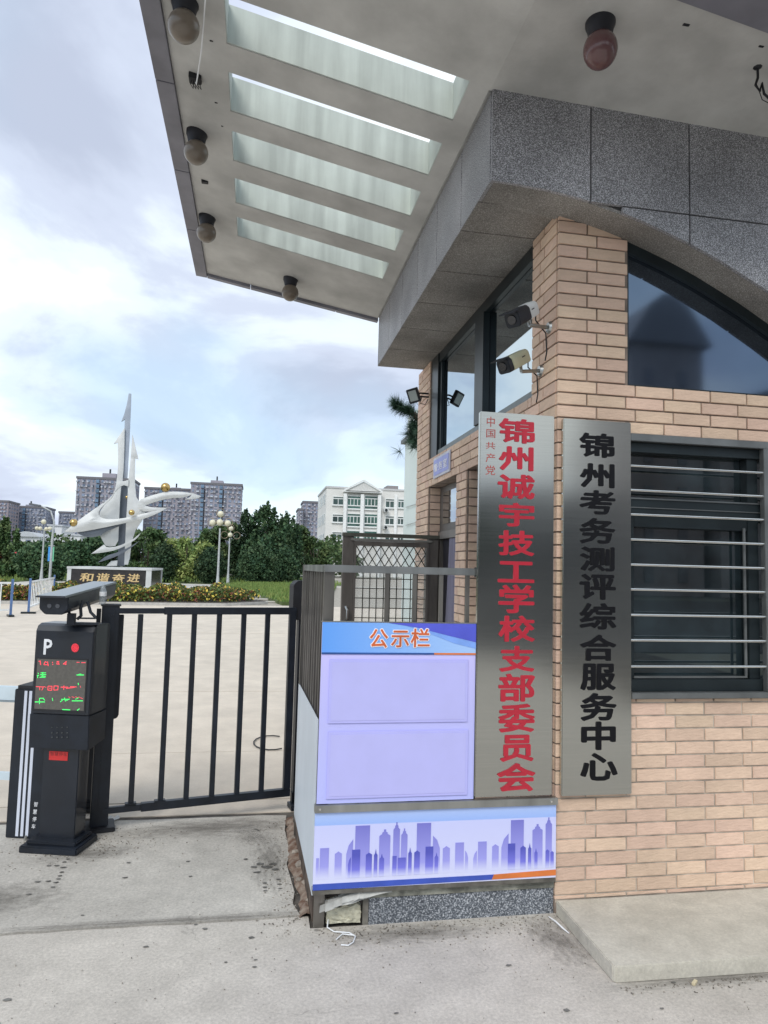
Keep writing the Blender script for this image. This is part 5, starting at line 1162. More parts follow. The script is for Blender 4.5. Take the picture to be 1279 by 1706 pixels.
# flower bed right (rounded hedge shape)
def bed(poly,h,n,name,label,s=.07):
    V=[];Fc=[]; xs=[p[0] for p in poly]; ys_=[p[1] for p in poly]
    def inside(x,y):
        c=False; j=len(poly)-1
        for i in range(len(poly)):
            xi,yi=poly[i]; xj,yj=poly[j]
            if (yi>y)!=(yj>y) and x<(xj-xi)*(y-yi)/(yj-yi)+xi: c=not c
            j=i
        return c
    k_=0
    while k_<n:
        x=rd.uniform(min(xs),max(xs)); y=rd.uniform(min(ys_),max(ys_)); 
        if rd.random()<.5: y=min(ys_)+abs(rd.gauss(0,.25))
        if not inside(x,y): continue
        z=h*(rd.random()**.45)*(1+.15*math.sin(x*3)+.1*math.sin(x*7.3+y)); leaf(V,Fc,Vector((x,y,z)),s*rd.uniform(.6,1.2),rd); k_+=1
    o=mk(name,V,Fc,FLM); return tag(o,label,'flower bed',kind='stuff')
bed([(-9.0,27.6),(-1.2,28.4),(.2,30.2),(-1.5,33.5),(-9.0,32.0)],.62,26000,'flower_bed','clipped bed of yellow and reddish flowers behind the gate')
bed([(-17,26.5),(-9.3,26.7),(-9.3,31),(-17,31)],.62,14000,'flower_bed','yellow and red flower bed behind the crowd barriers')
q=MB(); q.prismZ([(-9.1,27.3),(-1.1,28.1),(.55,30.2),(-1.3,34),(-9.1,32.3)],-.01,.10); tag(q.build('bed_kerb',mat('kerb_pale',(.45,.44,.42),.8,var=.1)),kind='structure')
q=MB(); q.prismZ([(-9.08,27.4),(-1.13,28.2),(.45,30.2),(-1.3,33.9),(-9.08,32.2)],.101,.12); tag(q.build('bed_soil',SOIL),kind='structure')
q=MB(); q.prismZ([(-17.2,26.1),(-9.2,26.3),(-9.2,31.2),(-17.2,31.2)],-.01,.12); tag(q.build('bed_kerb',mat('kerb_pale',(.45,.44,.42))),kind='structure')
# raised terrace round the plinth
PAVE=mat('terrace_paving',(.52,.50,.45),.85,var=.12,scale=1.5,detail=6)
q=MB(); q.prismZ([(-30,36),(-1.8,36),(-.2,40),(-1.5,58),(-30,58)],-.03,-.004); tag(q.build('terrace',PAVE),kind='structure')
for i in range(5):
    y=30.6+i*1.5; x0=-1.6+.35*i*0; x0=onZ(415+i*0,1000,0).x
    a=onZ(462-i*12,1004-i*4.2,.0); q=MB(); q.box(a.x-1.4,a.x+.25,a.y,a.y+.35,0,.05+.015*i); tag(q.build('garden_step',PAVE),['lowest','second','third','fourth','topmost'][i]+' pale stone step between flower bed and grass wedge','step','garden steps beside the lawn')
# lawns
GRASS=mat('lawn_soil',(.09,.13,.04),.95,var=.35,scale=1.2,bump=.5,detail=6)
lawn=[onZ(*p,0) for p in ((470,1008),(545,1008),(560,978),(425,974),(372,977),(385,984),(430,994))]
lw=[(p.x,p.y) for p in lawn]
q=MB(); q.prismZ(lw,-.02,.12); tag(q.build('lawn_ground',GRASS),kind='structure')
q=MB(); q.prismZ([(-60,59),(-2.2,59),(-1,64),(8,62),(8,110),(-60,110)],-.02,.0); tag(q.build('lawn_ground',GRASS),kind='structure')
q=MB(); q.prismZ([(-60,38),(-16.5,38),(-16.5,58),(-60,58)],-.02,.03); tag(q.build('lawn_ground',GRASS),kind='structure')
GR=leafmat('grass_blades',[(0,(.10,.17,.045)),(.5,(.15,.23,.06)),(1,(.22,.28,.09))])
def tufts(poly,n,h,name,lab):
    V=[];Fc=[]; xs=[p[0] for p in poly]; ys_=[p[1] for p in poly]; k_=0
    while k_<n:
        x=rd.uniform(min(xs),max(xs)); y=rd.uniform(min(ys_),max(ys_)); c=False; j=len(poly)-1
        for i in range(len(poly)):
            xi,yi=poly[i]; xj,yj=poly[j]
            if (yi>y)!=(yj>y) and x<(xj-xi)*(y-yi)/(yj-yi)+xi: c=not c
            j=i
        if not c: continue
        k_+=1; a=rd.uniform(0,3.14); w=.05*rd.uniform(.5,1.3); hh=h*rd.uniform(.4,1.2); i=len(V); dx,dy=math.cos(a)*w,math.sin(a)*w; lx,ly=rd.uniform(-.08,.08),rd.uniform(-.08,.08)
        V.extend([(x-dx,y-dy,.08),(x+dx,y+dy,.08),(x+lx,y+ly,.1+hh)]); Fc.append((i,i+1,i+2))
    return tag(mk(name,V,Fc,GR),lab,'grass',kind='stuff')
tufts(lw,16000,.22,'lawn_grass','bright grass wedge right of the flower bed')
tufts([(-60,60),(-2.2,60),(8,63),(8,85),(-60,85)],14000,.3,'lawn_grass','grass strip under the trees behind the sculpture')
tufts([(-40,39),(-16.5,39),(-16.5,57),(-40,57)],9000,.25,'lawn_grass','lawn left of the plinth')
q=MB(); q.box(-1.5,30,56,58.8,-.02,.012); tag(q.build('park_path',PAVE),kind='structure')
# ================================================================== LAMP POSTS
POLE=mat('lamp_pole_grey',(.45,.47,.47),.45,.3); GL1=mat('globe_cream',(.70,.66,.50),.3,var=.05)
def lampost(px_b,py_b,py_top,globes,label,scale,org,hoops=(),rp=.07,group='globe lamp posts in the park'):
    P=onZ(px_b,py_b,0); zt=onY(px_b+4,py_top,P.y).z
    o=thing('park_lamp',label,'street lamp',P,0,group)
    q=MB(); q.tube([(0,0,0),(0,0,.9),(0,0,.95),(0,0,zt)],[rp*2.0,rp*1.1,rp,rp*.7],12); q.build('pole',POLE,o,smooth=True)
    q=MB(); q.box(-.35,.35,-.35,.35,0,.12); q.build('footing',PAVE,o)
    for x,y,r_ in globes:
        p=onY(org[0]+x/scale,org[1]+y/scale,P.y); rr=r_/scale/F*P.y
        q=MB(); q.sphere(p,rr,14,10); q.build('globe',GL1,o,off=P,smooth=True)
        q=MB(); q.tube([(P.x,P.y,min(p.z-rr*.5,zt+.3)),(p.x,p.y,p.z-rr*.9)],.03,6); q.build('arm',POLE,o,off=P)
    for x,y,r_ in hoops:
        p=onY(org[0]+x/scale,org[1]+y/scale,P.y); rr=r_/scale/F*P.y
        q=MB(); q.tube([p+Vector((rr*math.cos(a),0,rr*math.sin(a))) for a in [R(i*20) for i in range(19)]],.022,5,cap=False); q.build('hoop',mat('hoop_bronze',(.25,.20,.14),.5,.4),o,off=P)
    return o
lampost(361.6,985,880,[(528,178,25),(462,250,25),(522,248,27),(587,255,25)],'tall four globe lamp right of the sculpture, nearer of the pair',4.919,(260,820),[(530,172,34),(458,245,32),(592,250,34)])
lampost(379,975,897,[(613,297,19),(606,350,19)],'two globe lamp with round hoops standing behind the taller one',4.919,(260,820),[(560,350,28),(660,355,28),(612,292,26)])
lampost(68,970,882,[(357,440,19),(300,492,15),(328,494,15),(378,498,15),(408,495,15)],'cluster globe lamp at the left in front of the dark shrub',4.919,(0,780))
lampost(510,955,892,[(70,683,18)],'thin distant lamp with a single globe left of the white school',6.395,(500,780))
# street light with banner
P=onZ(82,975,0); P=Vector((P.x,P.y,0)); zt=onY(90,862,P.y).z
o=thing('street_light','curved arm street light carrying a blue and green banner','street lamp',P)
q=MB(); q.tube([(0,0,0),(0,0,zt-1.2),(.05,0,zt-.3),(-.2,0,zt+.4),(-.9,0,zt+.75)],[.09,.07,.06,.05,.05],10); q.build('pole',POLE,o,smooth=True)
q=MB(); q.obox((-1.15,0,zt+.75),(1,0,-.15),(0,1,0),(.15,0,1),.35,.14,.06); q.build('lamp_head',mat('lamp_head_dark',(.12,.13,.15),.4),o,bevel=.02)
z0=onY(84,935,P.y).z; z1=onY(84,911,P.y).z; w=5/F*P.y
q=MB(); q.box(-w*.95,-.08,-.02,.02,z0,z1); q.build('banner',mat('banner_blue',(.06,.30,.70),.6),o)
q=MB(); q.box(.08,w*.75,-.02,.02,z0,z1); q.build('banner',mat('banner_green',(.16,.50,.30),.6),o)
q=MB(); q.box(-w,w*.8,-.01,.01,z1+.05,z1+.09); q.build('banner_bracket',POLE,o)
# ================================================================== TREES
BARK=mat('bark',(.09,.07,.055),.95,var=.3,scale=6,bump=.6)
LM={'dark':leafmat('leaves_dark',[(0,(.022,.055,.028)),(.5,(.042,.088,.042)),(1,(.075,.130,.058))]),
    'mid':leafmat('leaves_mid',[(0,(.045,.088,.035)),(.5,(.070,.125,.048)),(1,(.115,.175,.065))]),
    'light':leafmat('leaves_light',[(0,(.09,.145,.04)),(.5,(.18,.25,.075)),(1,(.32,.38,.14))])}
def tree(px,py_top,py_base,Y,wpx,kind,col,label,n=5000,ls=.16,seed=0,trunk=.12,cat='tree',group='trees in the park'):
    rd=random.Random(seed+91); T=onY(px,py_top,Y); B_=onY(px,py_base,Y); Bx=T.x; Hh=T.z; Wd=wpx/F*Y/2*(1.25 if kind=='spire' else 1.08); base=max(0.0,B_.z)
    o=thing({'spire':'conifer','round':'tree','oval':'topiary_shrub','bush':'small_tree'}[kind],label,cat,(Bx,Y,0),0,group)
    q=MB(); zt_=base+(Hh-base)*.75
    q.tube([(0,0,0),(rd.uniform(-.1,.1),0,zt_*.4),(rd.uniform(-.2,.2),rd.uniform(-.1,.1),zt_)],[trunk,trunk*.7,trunk*.15],8)
    blobs=[]
    if kind=='spire':
        nb_=26
        for i in range(nb_):
            t=(i+.5)/nb_; z=base+(Hh-base)*t*.93; rr=Wd*(1-t)**.75*(1.0 if t>.12 else .7)+.12
            a=rd.uniform(0,6.28); d=rr*rd.uniform(.35,.9); c=Vector((d*math.cos(a),d*math.sin(a),z)); blobs.append((c,max(.28,Wd*.42*(1-t*.7)),1.5))
            q.tube([(0,0,z*.85),tuple(c)],[trunk*.3*(1-t)+.02,.015],5)
        for i in range(11):
            a=rd.uniform(0,6.28); d=Wd*rd.uniform(.15,.75); z=base+(Hh-base)*(1-d/Wd*.42); blobs.append((Vector((d*math.cos(a),d*math.sin(a),z-.3)),.22,3.2))
        blobs.append((Vector((0,0,Hh-.45)),.2,3.0))
    elif kind=='oval':
        for i in range(26):
            t=(i+.5)/26; z=base+(Hh-base)*t; rr=Wd*math.sin(math.pi*min(.97,max(.06,t*.85+.10)))
            a=i*2.4; blobs.append((Vector((rr*.55*math.cos(a),rr*.55*math.sin(a),z)),rr*.5+.1,.9))
    else:
        m_=20 if kind=='round' else 16
        for i in range(m_):
            t=rd.random(); z=base+(Hh-base)*(.12+.8*t); rr=Wd*math.sqrt(max(.05,1-((t-.45)/.62)**2)); a=rd.uniform(0,6.28); d=rr*rd.uniform(.3,.82)
            c=Vector((d*math.cos(a),d*math.sin(a),z)); blobs.append((c,Wd*rd.uniform(.22,.40),.75)); q.tube([(0,0,base*.8+.3),tuple(c*.6+Vector((0,0,z*.25))),tuple(c)],[trunk*.45,trunk*.25,.02],5)
    q.build('trunk',BARK,o)
    V=[];Fc=[]; tot=sum(b[1]**2*b[2] for b in blobs)
    for c,r_,sz in blobs:
        for _ in range(int(n*r_**2*sz/tot)):
            u=Vector((rd.gauss(0,1),rd.gauss(0,1),rd.gauss(0,1))).normalized()*(rd.random()**.4)*r_*rd.uniform(.8,1.18); u.z*=sz
            leaf(V,Fc,c+u,ls*rd.uniform(.6,1.25),rd)
    mk('crown',V,Fc,LM[col],o)
    return o
TL=[ # px, top, base, Y, width px, kind, colour, label, n, leaf
 (446,836,968,66,86,'spire','dark','tallest dark conifer right of the lamp pair',9000,.17),
 (411,848,968,68,66,'spire','dark','dark conifer just right of the taller globe lamp',7000,.17),
 (478,852,965,72,60,'spire','dark','dark conifer with leaning top near the right of the group',6000,.17),
 (500,872,960,80,64,'round','mid','rounded green tree at the right end of the dark conifers',6000,.2),
 (524,893,958,84,60,'round','mid','green tree partly hidden by the steel fence',4500,.2),
 (378,868,960,76,70,'round','mid','broad green tree between the light bush and the lamp pair',6000,.2),
 (313,890,968,62,88,'bush','light','pale yellow green spreading tree right of the plinth',5200,.13),
 (432,908,972,60,60,'oval','dark','dark clipped shrub under the tallest conifer',6000,.12),
 (470,915,972,64,54,'oval','dark','dark clipped shrub at the right below the conifers',5000,.12),
 (352,912,970,60,48,'oval','dark','dark clipped shrub left of the taller globe lamp',4500,.12),
 (276,905,970,61,44,'oval','dark','dark clipped shrub just right of the plinth',4500,.12),
 (248,880,965,74,80,'round','mid','green tree behind the right wing of the sculpture',6500,.2),
 (345,880,955,82,60,'spire','mid','green conifer behind the pale spreading tree',4500,.2),
 (150,888,960,70,84,'round','dark','dark spreading tree behind the left wing of the sculpture',7000,.18),
 (190,905,960,66,50,'round','dark','dark tree behind the sculpture base',4000,.18),
 (72,905,968,58,76,'oval','dark','large dark rounded shrub behind the street light',8000,.14),
 (10,862,958,62,42,'spire','mid','thin green tree at the left edge of the frame',4200,.16),
 (36,905,955,75,50,'round','mid','low green tree near the left edge behind red lanterns',3500,.2),
 (115,900,955,88,60,'round','mid','green tree left of the sculpture beside the low white buildings',4000,.2),
]
for i,t in enumerate(TL): tree(t[0],t[1],t[2],t[3],t[4],t[5],t[6],t[7],t[8],t[9],seed=i*7,cat='shrub' if t[5]=='oval' else 'tree')
# far tree belt that reads as one mass
V=[];Fc=[]; rd=random.Random(5)
for i in range(22000):
    x=rd.uniform(-95,16); y=rd.uniform(105,122); hh=4.4+1.3*math.sin(x*.23)+1.2*math.sin(x*.61+1)+.7*math.sin(x*1.7); z=hh*rd.random()**.6
    leaf(V,Fc,Vector((x,y,z)),.38*rd.uniform(.6,1.3),rd)
tag(mk('tree_belt',V,Fc,LM['mid']),'far belt of green trees before the apartment towers','trees',kind='stuff')
# red lanterns at the far left
for i,(px,py) in enumerate(((1,927),(26,928))):
    p=onY(px,py,70); q=MB(); q.sphere(p,.42,14,10,1.1); tag(q.build('red_lantern',mat('lantern_red',(.62,.04,.05),.5),smooth=True),['red lantern cut by the left frame edge','red lantern right of the other, among the left trees'][i],'lantern','red lanterns among the left trees')
# pine branch sticking out behind the gatehouse
PT=Vector((3.2,9.6,0)); o=thing('pine_tree','pine tree behind the gatehouse with one branch reaching past its corner','tree',PT); q=MB()
tip=onY(656,672,9.2); mid=onY(690,690,9.3); q.tube([PT,PT+Vector((0,0,2.5)),PT+Vector((-.3,-.2,5))],[.16,.13,.05],8); q.tube([PT+Vector((0,0,3.2)),Vector((2.4,9.6,mid.z-.3)),mid,tip],[.06,.045,.03,.012],6)
low=onY(694,725,9.3); q.tube([Vector((2.4,9.6,mid.z-.3)),low+Vector((.2,0,.1)),low],[.04,.025,.015],6); q.build('trunk',BARK,o,off=PT)
V=[];Fc=[]; rd=random.Random(2)
def needles(c,d,n,L_):
    for _ in range(n):
        u=Vector((rd.gauss(0,1),rd.gauss(0,1),rd.gauss(0,1))).normalized(); u=(u+d*.8).normalized(); s=u.orthogonal().normalized()*.004; i=len(V); e=c+u*L_*rd.uniform(.6,1.1)
        V.extend([tuple(c-s),tuple(c+s),tuple(e)]); Fc.append((i,i+1,i+2))
for k_ in range(34):
    t=k_/33; c=mid.lerp(tip,t)+Vector((rd.uniform(-.03,.03),rd.uniform(-.05,.05),rd.uniform(-.03,.03))); needles(c,(tip-mid).normalized(),55,.15)
for k_ in range(110):
    t=rd.random(); c=Vector((mid.x+.06+rd.uniform(-.06,.35),9.3+rd.uniform(-.2,.3),mid.z+.02-.42*t+rd.uniform(-.05,.05))); needles(c,Vector((-.5,0,.1)),60,.13)
for k_ in range(160):
    a=rd.uniform(0,6.28); z=rd.uniform(3,5.2); d=rd.uniform(.2,1.4)*(1-(z-3)/3.5); needles(PT+Vector((d*math.cos(a)-.1,d*math.sin(a),z)),Vector((math.cos(a),math.sin(a),0)),40,.2)
mk('needles',V,Fc,leafmat('pine_needles',[(0,(.018,.045,.028)),(.5,(.03,.07,.04)),(1,(.06,.11,.06))]),o,off=PT)
# ================================================================== BUILDINGS
SCHW=mat('school_render',(.74,.73,.70),.85,var=.05,scale=.3,detail=6); WINF=mat('window_white',(.75,.77,.76),.5); WING=mat('far_glass',(.03,.065,.06),.12,var=.5,scale=.4,ior=1.6); WINB=mat('far_glass_green',(.05,.12,.10),.15,var=.4,scale=.5)
D=130.0; sa=onY(544,813,D); sb=onY(690,819,D); SZ=16.3; SO=Vector((sa.x,D,0))
sch=thing('school_building','white four storey school building with pediment over the central bays','building',SO)
def sb_(mb,n,m,par=sch,**k): return mb.build(n,m,par,off=SO,**k)
q=MB(); q.box(sa.x,sa.x+42,D,D+18,0,SZ); wl=sb_(q,'wall',SCHW)
q=MB(); q.box(sa.x-.15,sa.x+42,D-.15,D+18.1,SZ,SZ+.35); sb_(q,'parapet',mat('parapet_grey',(.55,.55,.55),.8))
def z5(x,y): return 500+x/6.395,780+y/6.395
def window(x0,y0,x1,y1,cols,dy=0,big=False,depth=.25):
    p=onY(*z5(x0,y0),D+dy); r=onY(*z5(x1,y1),D+dy); xa_,xb_,z0,z1=p.x,r.x,r.z,p.z
    f=MB(); w=.14
    f.box(xa_,xb_,D+dy-.12,D+dy-.01,z1-w,z1); f.box(xa_,xb_,D+dy-.12,D+dy-.01,z0,z0+w); f.box(xa_,xa_+w,D+dy-.12,D+dy-.01,z0+w,z1-w); f.box(xb_-w,xb_,D+dy-.12,D+dy-.01,z0+w,z1-w)
    zt=z1-(z1-z0)*(.26 if not big else .22); f.box(xa_+w,xb_-w,D+dy-.12,D+dy-.01,zt-.08,zt+.08)
    if big: zl=z0+(z1-z0)*.26; f.box(xa_+w,xb_-w,D+dy-.14,D+dy-.01,zl-.1,zl+.1)
    for i in range(1,cols): x=xa_+(xb_-xa_)*i/cols; f.box(x-.06,x+.06,D+dy-.115,D+dy-.01,(z0+w) if not big else zl+.1,zt-.08)
    f.box(xa_-.1,xb_+.1,D+dy-.3,D+dy-.01,z0-.12,z0-.005)
    fo_=sb_(f,'window',WINF)
    g_=MB(); g_.box(xa_+.02,xb_-.02,D+dy-.06,D+dy-.03,z0+.02,z1-.02); sb_(g_,'pane',WING if not big else WINB,fo_)
for r_ in ((345,297,462,398,2),(340,487,460,582,2),(335,675,445,770,2),(328,858,440,950,2),(905,322,1003,427,2),(1037,327,1107,428,2),(900,505,1000,607,2),(1032,512,1102,607,2),(900,690,998,790,2),(1030,695,1100,790,2)): window(*r_)
for r_ in ((500,290,645,440,4),(683,290,828,445,4),(495,478,640,628,4),(678,482,823,632,4),(490,660,635,810,4),(674,665,818,815,4)): window(*r_,dy=-.5,big=True)
def sbox(x0,y0,x1,y1,d0,d1,n,m,par=sch):
    p=onY(*z5(x0,y0),D-d0); r=onY(*z5(x1,y1),D-d0); q=MB(); q.box(p.x,r.x,D-d0,D-d1,r.z,p.z); return sb_(q,n,m,par)
p0=onY(*z5(465,260),D); p1=onY(*z5(865,260),D)
q=MB(); q.box(p0.x+.1,p1.x-.1,D-.5,D-.01,0,onY(*z5(600,285),D).z); sb_(q,'central_bay',SCHW)
for x0,x1 in ((465,497),(645,680),(828,862)):
    p=onY(*z5(x0,300),D-1); r=onY(*z5(x1,300),D-1); q=MB(); q.box(p.x,r.x,D-1.2,D-.51,0,onY(*z5(600,275),D-1).z); sb_(q,'pilaster',mat('pilaster_white',(.82,.83,.82),.7))
p=onY(*z5(1005,300),D-.3); r=onY(*z5(1034,300),D-.3); q=MB(); q.box(p.x,r.x,D-.4,D-.01,0,onY(*z5(1010,290),D).z); sb_(q,'pilaster',mat('pilaster_white',(.82,.83,.82)))
p=onY(*z5(463,246),D-1); r=onY(*z5(872,278),D-1); q=MB(); q.box(p.x,r.x,D-1.5,D-.0,r.z+.15,p.z); sb_(q,'entablature',mat('pilaster_white',(.82,.83,.82)))
p=onY(*z5(485,236),D-1); r=onY(*z5(855,246),D-1); t_=onY(*z5(670,145),D-1); q=MB(); q.prismY([(p.x,p.z),(r.x,p.z),((p.x+r.x)/2,t_.z)],D-1.2,D-.0); pd_=sb_(q,'pediment',mat('pediment_grey',(.62,.62,.60),.8))
for s_ in (0,1):
    a=Vector((p.x-.3 if s_==0 else r.x+.3,D-1.3,p.z)); c_=Vector(((p.x+r.x)/2,D-1.3,t_.z+.25)); q=MB(); q.tube([a,c_],.22,4); sb_(q,'pediment_moulding',mat('pilaster_white',(.82,.83,.82)),pd_)
for x0,y0,x1,y1 in ((893,430,940,465),(890,614,932,648)):
    o_=sbox(x0,y0,x1,y1,1.0,.05,'air_conditioner',mat('ac_white',(.6,.62,.62),.6)); c_=onY(*z5((x0+x1)/2,(y0+y1)/2),D-1.01); q=MB(); q.tube([(c_.x,D-1.0,c_.z),(c_.x,D-1.06,c_.z)],.28,12); sb_(q,'fan',DARKM,o_)
p=onY(*z5(925,246),D+4); r=onY(*z5(1045,190),D+4); q=MB(); q.box(p.x,r.x,D+4,D+8,SZ,r.z); sb_(q,'roof_house',mat('roof_house',(.25,.23,.23),.8))
# windows on the receding left side
for fl_ in range(4):
    for k_ in range(5):
        z0=2.2+fl_*3.75; y0=D+1.8+k_*3.2; f=MB(); f.box(sa.x-.06,sa.x-.002,y0,y0+1.9,z0,z0+2.0); w_o=sb_(f,'window',WINF); g_=MB(); g_.box(sa.x-.09,sa.x-.061,y0+.12,y0+1.78,z0+.12,z0+1.88); sb_(g_,'pane',WING,w_o)
# nearer pale annex: its long side wall recedes behind the gatehouse
AX=4.6; fc=onX(675,737,AX); WB=Vector((AX,fc.y,0)); wb=thing('white_annex','plain pale annex wall with dark eave rising behind the gatehouse','building',WB)
ANX=mat('annex_render',(.60,.68,.66),.85,var=.06,scale=.5)
ez=fc.z; zt=onX(677,699,AX+.06).z; L_=fc.y-10.5
q=MB(); q.box(0,6,-L_,0,0,ez-.06); q.build('wall',ANX,wb)
q=MB(); q.box(.06,6,-L_,-.02,ez+.061,zt); q.build('upper_wall',ANX,wb)
q=MB(); q.box(-.13,6.1,-L_,.10,ez-.058,ez+.06); q.build('eave',mat('eave_grey',(.16,.18,.19),.7),wb)
for zz1,zz2 in ((845,838),(875,868)):
    a=onX(676,zz1,AX-.03); b_=onX(699,zz2,AX-.03); q=MB(); q.tube([a,b_],.012,5); q.build('wall_cable',mat('cable_grey',(.35,.38,.38),.7),wb,off=WB)
# apartment towers
TWM=[mat('tower_mauve_haze',(.33,.315,.36),.9,var=.12,scale=.05,detail=6),mat('tower_brown_haze',(.32,.275,.30),.9,var=.12,scale=.05,detail=6),mat('tower_blue_grey_haze',(.28,.295,.36),.9,var=.12,scale=.05)]  # walls and glass lightened and blued to paint in the distance haze
TWG=mat('tower_glass_haze',(.17,.21,.29),.2,var=.6,scale=.3); TWL=mat('tower_balcony',(.40,.42,.47),.7,var=.3,scale=.5); TWB=mat('tower_bay_blue',(.14,.22,.32),.3,var=.3,scale=.4)
def tower(px0,px1,pytop,D,nf,nw,label,m,pent=None,yaw=0,bays=(),seed=0,step=None):
    rd=random.Random(seed); a=onY(px0,pytop,D); b_=onY(px1,pytop,D); w=b_.x-a.x; Hh=(a.z+b_.z)/2; O=Vector((a.x,D,0)); dp=16
    o=thing('apartment_tower',label,'apartment building',O,yaw,'distant apartment towers')
    q=MB(); q.box(0,w,0,dp,0,Hh); q.build('wall',TWM[m],o)
    q=MB(); q.box(-.3,w+.3,-.3,dp+.3,Hh,Hh+.9); q.build('parapet',mat('tower_parapet',(.17,.165,.18),.9),o)
    if pent:
        p=onY(pent[0],pytop,D).x-a.x; r=onY(pent[1],pytop,D).x-a.x; hz=onY(pent[0],pent[2],D).z
        q=MB(); q.box(p,r,2,9,Hh+.9,hz); q.build('roof_house',TWM[m],o)
        q=MB(); q.box((p+r)/2-.4,(p+r)/2+.2,4,4.6,hz,hz+2); q.build('aerial',DARKM,o)
    fh=(Hh)/nf; ww=w/nw; gl_=MB(); bl=MB(); by=MB(); ac=MB()
    for f in range(max(0,nf-18),nf):
        for c in range(nw):
            x=(c+.5)*ww; z=f*fh+fh*.35; t=rd.random()
            if c in bays:
                by.box(x-ww*.34,x+ww*.34,-.9,-.02,z-fh*.2,z+fh*.5); continue
            wv=.16 if c%3==0 else .30; gl_.box(x-ww*wv,x+ww*wv,-.12,-.02,z-fh*.04,z+fh*.46)
            (bl.box(x-ww*.3,x+ww*.3,-.35,-.02,z-fh*.16,z-fh*.04) if c%3==1 else None)
            if t<.5: s=rd.choice((-1,1)); ac.box(x+s*ww*.38-.35,x+s*ww*.38+.35,-.8,-.02,z-fh*.1,z+fh*.16)
            
            if t>.68: bl.box(x-ww*.3,x+ww*.3*rd.choice((1,.1)),-1.0,-.55,z-fh*.12,z+fh*.22)
        for c in range(4):
            y=1.5+c*3.6; gl_.box(w+.02,w+.12,y,y+1.6,f*fh+fh*.3,f*fh+fh*.75); gl_.box(-.12,-.02,y,y+1.6,f*fh+fh*.3,f*fh+fh*.75)
    tag(gl_.build('windows',TWG,o,fix=False),kind='stuff'); tag(bl.build('balconies',TWL,o,fix=False),kind='stuff')
    if ac.v: tag(ac.build('air_conditioners',mat('tower_ac',(.50,.50,.54),.7),o,fix=False),kind='stuff')
    if by.v: tag(by.build('bay_windows',TWB,o,fix=False),kind='stuff')
    for c in bays: q=MB(); x=(c+1.02)*ww; q.box(x-ww*.09,x+ww*.09,-.25,-.02,0,Hh-2); q.build('recess_shade_strip',mat('tower_recess_shade',(.05,.05,.06),.9),o)  # dark strips on the facade paint in the shade of recesses
    return o
tower(128,222,799,300,18,12,'large mauve grey tower behind the left wing of the sculpture',0,(168,191,787),bays=(4,9),seed=1)
tower(241,318,816,320,17,10,'wide grey tower seen under the right wing of the sculpture',0,(284,300,811),bays=(3,),seed=2)
tower(318,403,808,310,18,11,'grey tower with rooftop block above the pale spreading tree',0,(350,371,799),bays=(2,6),seed=3)
tower(17,77,846,380,15,9,'brown blue tower with roof block above the left globe lamp',2,(40,54,840),bays=(3,),seed=4)
tower(-30,14,836,360,16,7,'reddish brown tower cut by the left frame edge',1,None,seed=5)
tower(98,126,855,390,14,5,'narrow grey tower close to the left of the large mauve tower',2,None,seed=6)
tower(505,531,838,330,18,4,'grey tower partly hidden by the white school, its taller right half',0,None,seed=7)
tower(497,505,850,325,17,2,'lower shoulder block left of the tower by the white school',0,None,seed=8)
# low pale buildings left
for i,(x0,x1,yt,Dd,lab) in enumerate(((80,103,876,200,'low pale building just right of the left globe lamp'),(104,134,892,190,'small white building beside the sculpture tip'),(22,66,893,180,'long low building with curved pale roof at the left'))):
    a=onY(x0,yt,Dd); b_=onY(x1,yt,Dd); O=Vector((a.x,Dd,0)); o=thing('low_building',lab,'building',O); w=b_.x-a.x
    q=MB(); q.box(0,w,0,12,0,a.z); q.build('wall',mat('low_white',(.66,.67,.68),.8),o)
    q=MB(); 
    for f in range(3):
        for c in range(int(w/2.2)): q.box(.6+c*2.2,1.7+c*2.2,-.1,-.02,a.z-1.9-f*2.8,a.z-.8-f*2.8)
    tag(q.build('windows',TWG,o,fix=False),kind='stuff')
    if i==2:
        q=MB(); n=10; pts=[(w*j/n,a.z+1.2*math.sin(math.pi*j/n)) for j in range(n+1)]; q.prismY([(0,a.z-.05)]+[(w,a.z-.05)]+list(reversed(pts)),-.6,12); q.build('roof',mat('pale_roof',(.5,.52,.55),.6),o)
    else:
        q=MB(); q.box(-.3,w+.3,-.3,12.3,a.z+.002,a.z+.4); q.build('roof',mat('pale_roof',(.5,.52,.55)),o)
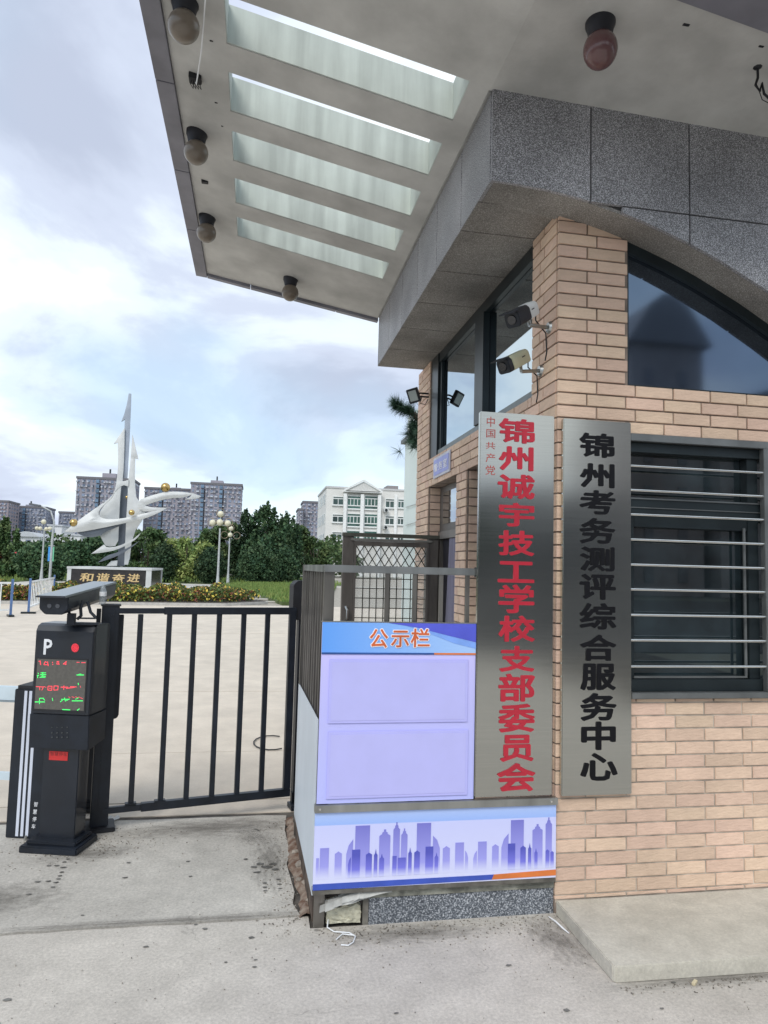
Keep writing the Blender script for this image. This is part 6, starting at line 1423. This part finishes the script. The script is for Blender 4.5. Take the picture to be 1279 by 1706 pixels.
# ================================================================== ACROSS THE STREET (seen only as reflections)
q=MB(); q.box(-60,60,-36,-7.1,-.03,-.006); tag(q.build('road',mat('asphalt',(.055,.055,.058),.9,var=.2,scale=3)),kind='structure')
VR=mat('villa_render',(.38,.35,.35),.85,var=.1,scale=.5); VRF=mat('villa_roof',(.27,.27,.29),.7)
def villa(x,y,w,h,d,lab,peak=3.2,chim=True,VR=VR):
    O=Vector((x,y,0)); o=thing('villa',lab,'building',O,0,'houses across the street')
    q=MB(); q.box(0,w,-d,0,0,h); q.build('wall',VR,o)
    q=MB(); q.prismY([(-.6,h),(w+.6,h),(w*.78,h+peak*.75),(w*.60,h+peak),(w*.42,h+peak),(w*.22,h+peak*.75)],-d-.5,.5); rf=q.build('roof',VRF,o)
    if chim: q=MB(); q.box(w*.82,w*.88,-d*.5,-d*.5+1,h,h+peak*.9); q.build('chimney',VR,rf)
    for f in range(int(h/3.2)):
        for c in range(int(w/3)):
            q=MB(); q.box(1.1+c*3,1.9+c*3,.02,.1,1.1+f*3.2,2.4+f*3.2); q.build('window',VRF,o)
    return o
villa(29.3,-45,6.4,20.5,10,'tall dark villa with mansard roof and chimney across the street',4.2)
villa(36.5,-44,26,15.5,10,'long dark house right of the villa across the street',2.6)
villa(-14,-43,42,6.8,10,'long low dark house left of the villa across the street',1.2,VR=mat('dark_house_render',(.10,.10,.11),.85))
for i,(x,y,h,w) in enumerate(((2,-34,6,6),(12,-35,5.5,6),(-10,-36,7,8))):
    rdx=random.Random(60+i); o=thing('street_tree',['leafy tree left of the villa across the street','leafy tree right of the villa across the street','farther left leafy tree across the street'][i],'tree',(x,y,0),0,'trees across the street')
    q=MB(); q.tube([(0,0,0),(.1,0,h*.5),(0,.1,h*.8)],[.2,.13,.05],8); q.build('trunk',BARK,o); V=[];Fc=[]
    for _ in range(2500):
        u=Vector((rdx.gauss(0,1),rdx.gauss(0,1),rdx.gauss(0,1))).normalized()*(rdx.random()**.4); leaf(V,Fc,Vector((u.x*w/2,u.y*w/2,h*.66+u.z*h*.36)),.2,rdx)
    mk('crown',V,Fc,LM['dark'],o)
